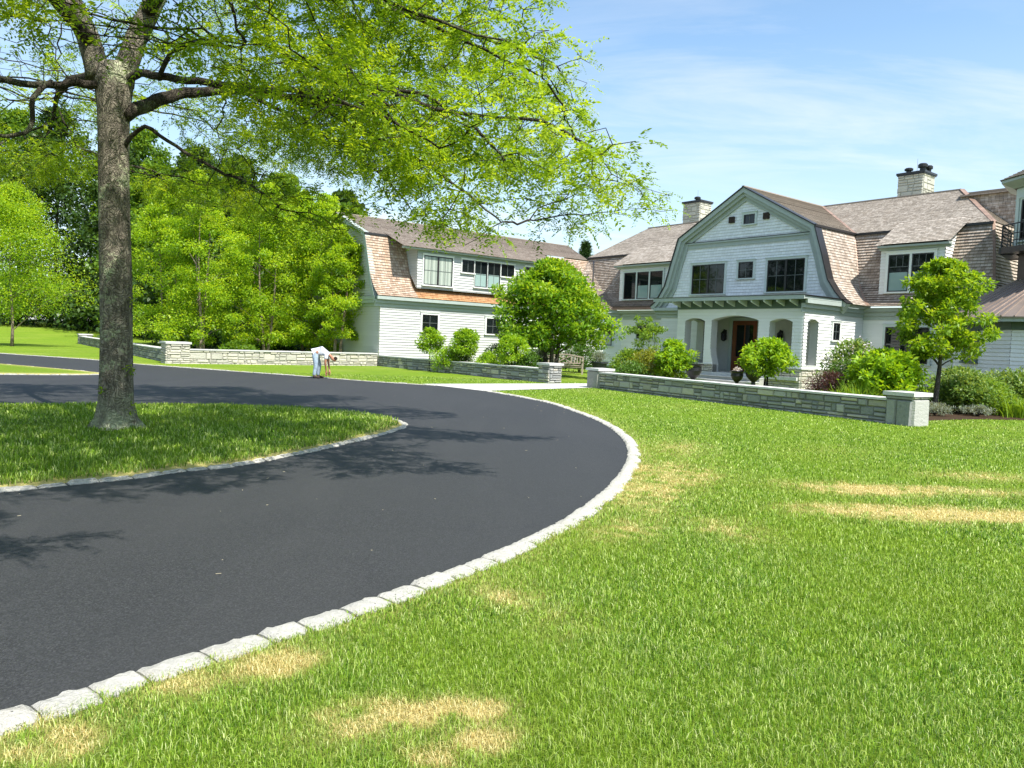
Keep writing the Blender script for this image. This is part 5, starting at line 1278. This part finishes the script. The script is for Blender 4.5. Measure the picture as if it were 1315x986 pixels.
# ---- dark wood behind
fl = [((-72, 90), 24, 7, 'dark'), ((-63, 96), 26, 7.5, 'mid'), ((-55, 91), 25, 7, 'dark'), ((-47, 95), 24, 7, 'mid'), ((-44, 84), 20, 6, 'dark'), ((-38, 90), 21, 6.5, 'dark'), ((-36, 76), 16.5, 5.4, 'mid'), ((-31, 84), 19, 6, 'dark'),
      ((-28.5, 70), 14.5, 5.2, 'dark'), ((-24, 78), 16.5, 5.6, 'mid'), ((-21, 66), 13, 4.6, 'dark'), ((-17, 75), 15, 5, 'dark'), ((-14.5, 64), 12, 4.4, 'mid'), ((-25, 60), 9.5, 4., 'dark'), ((-66, 82), 16, 6, 'dark'), ((-80, 86), 24, 7, 'mid')]
nw = [((-64, 62), 21, 7, 'dark'), ((-70, 44), 22, 7.5, 'mid'), ((-66, 28), 20, 7, 'dark'), ((-70, 12), 22, 7.5, 'dark'), ((-64, -4), 21, 7, 'mid')]; fl += nw
fn = ['at the left edge of the wood', 'second from the left edge', 'above the lone birch', 'over the far lawn', 'beside the thick trunk on its left', 'straight behind the thick trunk', 'just right of the thick trunk, set back', 'tallest right of the thick trunk',
      'low behind the two-stemmed birch', 'showing above the middle birch', 'filling the gap between the birches', 'far back above the row of birches', 'at the right end of the wood by the gable', 'short and close behind the wall pier', 'in front of the wood behind the lone birch', 'beyond the left end of the wood', 'outside the left frame edge, nearest the wood', 'outside the left frame edge, second from the wood', 'outside the left frame edge, third from the wood', 'outside the left frame edge, fourth from the wood', 'outside the left frame edge, beside the photographer']
for i, ((x, y), h, r, kd) in enumerate(fl):
    pr_ = [(0, r * .8), (.2, r), (.5, r * .95), (.75, r * .7), (1, r * .15)]
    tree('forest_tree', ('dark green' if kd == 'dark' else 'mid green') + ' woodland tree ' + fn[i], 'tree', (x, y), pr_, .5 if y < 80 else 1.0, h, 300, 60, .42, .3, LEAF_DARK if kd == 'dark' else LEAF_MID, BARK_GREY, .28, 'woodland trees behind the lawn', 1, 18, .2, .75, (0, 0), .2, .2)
for i, (x, y, r, h, wh) in enumerate([(-19.5, 46.5, 1.6, 1.6, 'left'), (-15, 48, 1.9, 1.5, 'middle'), (-11.5, 47, 1.7, 1.7, 'right'), (-27, 62, 3.5, 3.2, 'far left'), (-14.2, 39, .9, .8, 'front'), (-23, 54, 2.6, 2.4, 'rear')]):
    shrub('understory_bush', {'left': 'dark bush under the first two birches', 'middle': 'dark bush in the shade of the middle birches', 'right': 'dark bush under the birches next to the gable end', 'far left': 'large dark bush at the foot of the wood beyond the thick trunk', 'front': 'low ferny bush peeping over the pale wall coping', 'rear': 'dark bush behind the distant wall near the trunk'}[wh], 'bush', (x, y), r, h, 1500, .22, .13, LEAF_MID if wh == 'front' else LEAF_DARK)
for i, (x, y) in enumerate([(-78, 84), (-70, 87), (-61, 86), (-53, 85), (-46, 83), (-41, 78), (-34, 72)]):
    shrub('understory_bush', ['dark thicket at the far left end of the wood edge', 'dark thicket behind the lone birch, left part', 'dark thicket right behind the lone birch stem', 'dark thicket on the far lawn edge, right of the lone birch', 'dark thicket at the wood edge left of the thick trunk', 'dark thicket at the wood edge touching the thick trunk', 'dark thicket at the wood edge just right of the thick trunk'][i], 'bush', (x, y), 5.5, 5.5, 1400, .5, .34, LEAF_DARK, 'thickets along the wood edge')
def spruce(loc, h, r):
    o = empty('spruce_tree', (*loc, 0), 0, 'dark spruce tip showing between the two roofs', 'tree'); n = 420
    t_ = rng.random(n) ** .8; a = rng.uniform(0, 6.28, n); rr = r * (1 - t_) ** .9 * rng.uniform(.35, 1.05, n); C = np.c_[rr * np.cos(a), rr * np.sin(a), h * (.12 + .88 * t_) - rr * .25]
    V, F, r_ = clump_leaves(C, np.full(n, .34), 26, .5, .1, .2, .5, .3); np_mesh('crown', V, F, LEAF_SPRUCE, o, dict(rnd=r_))
    m = MB(); m.tube([(0, 0, 0), (0, 0, h * .6), (0, 0, h)], [.25, .12, .02], 8); m.build('trunk', BARK_GREY, o)
spruce((7.9, 88), 13.2, 3.4)

# ---- magnolia by the bench
tree('magnolia_tree', 'broad leafy magnolia with low forked trunk beside the bench', 'tree', (1.75, 34.3), [(0, 1.8), (.15, 2.45), (.4, 2.65), (.65, 2.15), (.85, 1.2), (1, .4)], 1.4, 5.1, 260, 105, .19, .1, LEAF_MAG, BARK_GREY, .11, None, 3, 34, .19, .72, (-.1, .1), .25, .05, spread=.4)
# ---- tree in the right bed
tree('small_tree', 'young upright tree in the right bed behind the end pier', 'tree', (11.62, 20.7), [(0, .5), (.12, .9), (.3, 1.1), (.5, 1.05), (.72, .84), (.88, .55), (1, .28)], 1.5, 4.15, 150, 95, .13, .062, LEAF_TREE, BARK_GREY, .075, None, 1, 30, .19, .75, (.15, 0), .15, .1, .75, ragged=.25)
tree('slender_tree', 'slender sparse little tree before the left lower window', 'tree', (5.1, 29.0), [(0, .25), (.3, .62), (.6, .8), (.85, .6), (1, .3)], 1.1, 2.62, 44, 40, .11, .06, LEAF_SHRUB, BARK_TWIG, .02, None, 3, 22, .22, .6, (0, 0), .2, .1, spread=.6)
# ---- clipped standards
def standard(label, x, y, zc, r, h, leaf=LEAF_HYD, n=1100, L=.11, W=.065, group='clipped standard shrubs', tr=.035, stems=1):
    prof = [(0, r * .55), (.25, r * .95), (.5, r), (.8, r * .78), (1, r * .3)]
    tree('standard_shrub', label, 'shrub', (x, y), prof, zc - h / 2, zc + h / 2, max(40, n // 22), 44, L, W, leaf, BARK_TWIG, tr, group, stems, 12, .26, .8, (0, 0), .3, .05, .6, ('stem', 'crown'))
standard('round clipped shrub on a stem, first from the gable corner', -3.85, 35.0, 1.42, .6, 1.0, n=2000, L=.1, W=.06)
standard('round clipped shrub on a stem between the two wing windows', -2.1, 33.6, 1.42, .66, 1.02, n=2200, L=.1, W=.06)
standard('round clipped shrub on a stem next to the magnolia trunk', -.05, 31.4, 1.22, .68, 1.02, n=2300, L=.1, W=.06)
standard('wide clipped standard with a bare forked stem before the porch door', 8.2, 24.4, 1.36, .84, .98, LEAF_HYD, 2000, .13, .075, 'clipped standard shrubs', .04, 2)
sg = 'low shrubs behind the left wall'
shrub('low_shrub', 'pale leafy low shrub under the first clipped standard', 'shrub', (-2.95, 34.2), .85, 1.15, 1500, .09, .05, LEAF_HYD, sg)
shrub('low_shrub', 'pale low shrub between the two round standards', 'shrub', (-2.45, 34.4), .7, 1.3, 1300, .09, .05, LEAF_SHRUB, sg)
shrub('low_shrub', 'bright low shrub left of the dark ball shrub', 'shrub', (-1.05, 32.7), .6, 1.02, 1200, .09, .05, LEAF_HYD, sg)
shrub('ball_shrub', 'dark round shrub between bright shrubs behind the left wall', 'shrub', (-.8, 33.9), .66, 1.4, 1500, .07, .045, LEAF_BOX, sg)
shrub('ball_shrub', 'dark leafy shrub at the foot of the magnolia', 'shrub', (.65, 31.4), .6, 1.15, 1300, .08, .05, LEAF_BOX, sg)
shrub('leafy_shrub', 'dark green shrub close behind the left half of the bench', 'shrub', (1.9, 40.2), 1.0, 1.35, 1800, .1, .055, LEAF_BOX)
# ---- bed left of the porch
shrub('leafy_shrub', 'loose leafy green shrub behind the path pier', 'shrub', (4.4, 28.7), .72, 1.4, 1800, .1, .05, LEAF_SHRUB)
shrub('leafy_shrub', 'yellowish green shrub in the middle of the porch bed', 'shrub', (4.95, 27.5), .95, 1.4, 2000, .085, .04, LEAF_YELLOW)
shrub('leafy_shrub', 'dark green low shrub just behind the wall coping', 'shrub', (4.3, 26.9), .75, .95, 1300, .085, .04, LEAF_BOX)
standard('wide big-leaved shrub beside the black urn', 5.55, 26.5, 1.12, .66, 1.15, LEAF_HYD, 1900, .14, .08, 'big leaved shrubs', .03, 2)
shrub('flowering_shrub', 'dark shrub speckled with white blossom behind the bench', 'shrub', (3.6, 40.4), 1.15, 1.6, 2200, .1, .06, LEAF_BOX, extra=(PETAL_WHITE, 22, .05, .07))
# ---- right bed
shrub('barberry_shrub', 'dark purple leaved shrub by the porch corner', 'shrub', (9.2, 21.8), .74, 1.0, 1900, .06, .035, LEAF_PURPLE)
shrub('rhododendron', 'tall rhododendron with pale blossom trusses under the side window', 'shrub', (10.55, 23.6), .95, 2.05, 2000, .13, .05, LEAF_RHODO, extra=(PETAL_WHITE, 30, .06, .1))
shrub('mound_shrub', 'olive green mounded shrub behind the purple shrub', 'shrub', (10.0, 22.5), .75, 1.4, 1500, .07, .04, LEAF_BOX)
standard('large big-leaved bright shrub behind the end pier', 10.15, 20.6, 1.0, .92, 1.15, LEAF_HYD, 3200, .15, .085, 'big leaved shrubs', .035, 3)
strap_plant('daylily_clump', 'bright arching daylily clump behind the wall coping', 'plant', (9.2, 19.95), .6, .9, 460, LEAF_LILY, 'daylily clumps', .028)
shrub('rhododendron', 'dark rhododendron beside the young tree trunk', 'shrub', (12.75, 21.3), .72, 1.12, 2400, .12, .045, LEAF_RHODO)
shrub('rhododendron', 'broad rhododendron along the wall under the small vent', 'shrub', (13.7, 23.0), 1.2, 1.15, 3200, .13, .05, LEAF_RHODO)
shrub('rhododendron', 'broad rhododendron at the right edge below the tower window', 'shrub', (15.6, 23.3), 1.3, 1.15, 3600, .13, .05, LEAF_RHODO)
shrub('boxwood_mound', 'bright rounded low shrub in front of the rhododendrons', 'shrub', (13.45, 21.5), .78, .98, 2400, .08, .04, LEAF_SHRUB)
strap_plant('daylily_clump', 'daylily clump at the right edge of the bed', 'plant', (14.2, 20.75), .8, .62, 620, LEAF_LILY, 'daylily clumps', .028)
strap_plant('daylily_clump', 'second daylily clump, at the frame edge beyond the first', 'plant', (15.3, 21.2), .8, .62, 600, LEAF_LILY, 'daylily clumps', .028)
shrub('lavender_clump', 'low grey green plant at the foot of the young tree', 'plant', (11.3, 20.0), .42, .32, 700, .07, .014, LEAF_GREY)
shrub('lavender_clump', 'low grey green edging plant before the rhododendrons', 'plant', (12.6, 20.4), .42, .28, 700, .07, .014, LEAF_GREY)

# ------------------------------------------------------------------ urns, planters, bench
def urn(label, x, y, z, s_, plant=LEAF_BOX, mat=BLACK, group='iron urns before the porch'):
    o = empty('garden_urn', (x, y, z), 0, label, 'urn', group); m = MB()
    m.lathe([(0, 0), (.2 * s_, 0), (.2 * s_, .05 * s_), (.14 * s_, .09 * s_), (.08 * s_, .15 * s_), (.075 * s_, .24 * s_), (.12 * s_, .29 * s_), (.25 * s_, .42 * s_), (.31 * s_, .58 * s_), (.3 * s_, .74 * s_), (.34 * s_, .8 * s_), (.375 * s_, .82 * s_), (.375 * s_, .85 * s_), (.31 * s_, .85 * s_), (.29 * s_, .74 * s_), (0, .73 * s_)], (0, 0, 0), 22)
    m.build('bowl', mat, o, smooth=False)
    C = unit(rng.normal(0, 1, (14, 3))) * .16 * s_ + np.array([0, 0, .84 * s_]); V, F, r_ = clump_leaves(C, np.full(14, .1 * s_), 22, .07, .035, .3); np_mesh('foliage', V, F, plant, o, dict(rnd=r_))
urn('black iron urn at the left end of the porch steps', 7.4, 30.9, .02, 1.05)
urn('small black urn at the right of the porch steps', 8.95, 30.1, .05, .78, PETAL_WHITE)
urn('tall black urn hidden partly by the wide clipped standard', 9.5, 29.75, .05, 1.05)
def tub(label, x, y):
    o = empty('planter_tub', (x, y, 0), 0, label, 'planter', 'round planters flanking the bench'); m = MB()
    m.lathe([(0, 0), (.22, 0), (.24, .05), (.2, .1), (.26, .3), (.33, .56), (.4, .6), (.4, .66), (.34, .66), (.32, .58), (0, .57)], (0, 0, .12), 24); m.box(-.24, .24, -.24, .24, 0, .12); m.build('bowl', LEAD, o)
    n = 160; C = np.c_[rng.normal(0, .15, (n, 2)), .8 + rng.random(n) * .32]; V, F, r_ = clump_leaves(C, np.full(n, .06), 8, .13, .014, .2, 1., -.6); np_mesh('foliage', V, F, LEAF_GREY, o, dict(rnd=r_))
tub('dark planter of grey lavender left of the bench', 1.4, 37.4); tub('dark planter of grey lavender right of the bench behind the path pier', 3.85, 33.6)

BE = empty('garden_bench', (2.62, 38.5, 0), R(-8), 'weathered wooden garden bench with crossed back panel on the small lawn', 'bench')
def bpart(name, fn): m = MB(); fn(m); m.build(name, TEAK, BE)
WB = .98
bpart('seat', lambda m: [m.box(-WB, WB, -.5 + k * .095, -.42 + k * .095, .42, .45) for k in range(5)])
bpart('seat_rail', lambda m: (m.box(-WB + .04, WB - .04, -.47, -.43, .33, .42), m.box(-WB + .04, WB - .04, -.08, -.04, .33, .42)))
for sx in (-WB, WB - .07):
    bpart('leg', lambda m: m.box(sx, sx + .07, -.5, -.43, 0, .66)); bpart('leg', lambda m: m.box(sx, sx + .07, -.08, -.01, 0, .88)); bpart('armrest', lambda m: m.box(sx - .01, sx + .08, -.56, -.0, .66, .7))
def back(m):
    m.box(-WB + .07, WB - .07, -.06, -.02, .52, .57)
    K = 14
    for k in range(K):
        x0 = -WB + 2 * WB * k / K; x1 = -WB + 2 * WB * (k + 1) / K; c = lambda x: .86 + .12 * (math.cos(x / WB * math.pi / 2) ** 1.5)
        m.bar((x0, -.04, c(x0 * .999)), (x1, -.04, c(x1 * .999)), .06, .06)
    for x in (-.8, -.66, -.52, .52, .66, .8): m.box(x - .025, x + .025, -.05, -.03, .57, .84 + .1 * math.cos(x / WB * 1.57))
    for x in (-.36, .36): m.box(x - .03, x + .03, -.055, -.025, .57, .9)
    m.bar((-.34, -.042, .58), (.34, -.042, .92), .03, .05); m.bar((-.34, -.036, .92), (.34, -.036, .58), .03, .05)
bpart('backrest', back)

# ------------------------------------------------------------------ the man bending over at the edge of the drive
SKIN = plain('skin_tan', L_(.36, .17, .1), .55, .35, var=.08); SHIRT = plain('pale_grey_shirt', L_(.62, .64, .68), .85, .15, var=.05); JEANS = plain('faded_blue_jeans', L_(.3, .38, .46), .85, .15, var=.25, scale=14.); HAIRM = plain('dark_brown_hair', L_(.02, .014, .01), .7, .2); SHOE = plain('brown_work_boot', L_(.05, .035, .028), .8, .2)
PER = empty('person', (-6.78, 25.98, .004), R(6), 'man in pale grey shirt and faded jeans bending down to the drive edge', 'person')
def skinned(name, mat, pts, edges, rad, root, par=PER, sub=2):
    me = bpy.data.meshes.new(name); me.from_pydata(pts, edges, []); o = bpy.data.objects.new(name, me); COL.objects.link(o); o.parent = par
    me.materials.append(mat)
    md = o.modifiers.new('skin', 'SKIN'); md.use_smooth_shade = True
    if not me.skin_vertices: me.attributes  # layer is created with the modifier
    for i, sv in enumerate(me.skin_vertices[0].data): sv.radius = (rad[i], rad[i]); sv.use_root = (i == root)
    s_ = o.modifiers.new('sub', 'SUBSURF'); s_.levels = sub; s_.render_levels = sub
    return o
pts, ed, ra = [], [], []
def J(p, r, prev=None):
    pts.append(p); ra.append(r); i = len(pts) - 1
    if prev is not None: ed.append((prev, i))
    return i
pel = J((0, 0, .93), .135); sp = J((.16, 0, 1.0), .13, pel); ch_ = J((.34, 0, .95), .14, sp); nk = J((.5, 0, .86), .06, ch_); n2k = J((.56, 0, .8), .055, nk); hd = J((.62, 0, .745), .092, n2k); hd2 = J((.695, 0, .69), .08, hd); chin = J((.605, 0, .67), .04, hd)
nose = J((.672, 0, .62), .014, hd2)
for s_ in (-1, 1):
    st = .1 if s_ > 0 else 0.
    hp = J((-.01, .1 * s_, .87), .105, pel); kn = J((.03 + st * .9, .12 * s_, .48), .062, hp); an = J((-.03 + st, .13 * s_, .09), .042, kn); to = J((.15 + st, .14 * s_, .035), .035, an)
    sh = J((.4, .17 * s_, .88), .062, ch_); el = J((.4 + .03 * s_, .2 * s_, .58), .043, sh); wr = J((.44 + .04 * s_, .12 * s_, .33), .03, el); pm = J((.45 + .04 * s_, .1 * s_, .24), .034, wr)
    for k in range(4):
        f0 = J((.465 + .04 * s_ - .016 * k, (.1 + .022 * (k - 1.5)) * s_, .185), .0105, pm); f1 = J((.475 + .04 * s_ - .016 * k, (.095 + .022 * (k - 1.5)) * s_, .14 - .006 * abs(k - 1)), .0095, f0); J((.465 + .04 * s_ - .014 * k, (.09 + .02 * (k - 1.5)) * s_, .108 - .006 * abs(k - 1)), .008, f1)
    t0 = J((.49 + .04 * s_, .055 * s_, .225), .012, pm); J((.505 + .04 * s_, .045 * s_, .185), .0105, t0)
    if s_ < 0: arm = (sh, el)
skinned('person_body', SKIN, list(pts), list(ed), list(ra), pel)
pts, ed, ra = [], [], []
pel = J((-.02, 0, .93), .155); J((.1, 0, .98), .148, pel)
for s_ in (-1, 1):
    st = .1 if s_ > 0 else 0.; hp = J((-.015, .1 * s_, .86), .125, pel); kn = J((.03 + st * .9, .12 * s_, .48), .085, hp); mid = J((-.005 + st * .95, .125 * s_, .26), .072, kn); J((-.03 + st, .13 * s_, .09), .066, mid)
skinned('jeans', JEANS, list(pts), list(ed), list(ra), pel)
pts, ed, ra = [], [], []
sp0 = J((-.06, 0, .93), .162); sp = J((.07, 0, .985), .168, sp0); a = J((.2, 0, 1.01), .165, sp); ch_ = J((.34, 0, .955), .172, a); J((.5, 0, .865), .085, ch_)
for s_ in (-1, 1): sh = J((.4, .17 * s_, .885), .088, ch_); J((.4 + .015 * s_, .19 * s_, .7), .072, sh)
skinned('shirt', SHIRT, list(pts), list(ed), list(ra), sp)
pts, ed, ra = [], [], []
h0 = J((.645, 0, .785), .08); J((.712, 0, .735), .088, h0); J((.752, 0, .69), .066, 1)
skinned('hair', HAIRM, list(pts), list(ed), list(ra), 0)
for s_ in (-1, 1):
    st = .1 if s_ > 0 else 0.
    pts, ed, ra = [], [], []
    h0 = J((-.075 + st, .13 * s_, .05), .046); b = J((-.02 + st, .13 * s_, .07), .055, h0); c_ = J((.08 + st, .138 * s_, .048), .046, b); J((.19 + st, .145 * s_, .04), .037, c_)
    skinned('boot', SHOE, list(pts), list(ed), list(ra), 0)
m = MB()   # small ears and eyes
for s_ in (-1, 1):
    m.lathe([(0, -.012), (.012, -.006), (.014, .006), (0, .014)], (.668, .034 * s_, .632), 8)
m.build('eyes', HAIRM, PER)
m = MB()
for s_ in (-1, 1): m.lathe([(0, -.03), (.018, -.02), (.022, .015), (0, .03)], (.625, .088 * s_, .72), 8)
m.build('ears', SKIN, PER)

PER.scale = (.94, .94, .94)
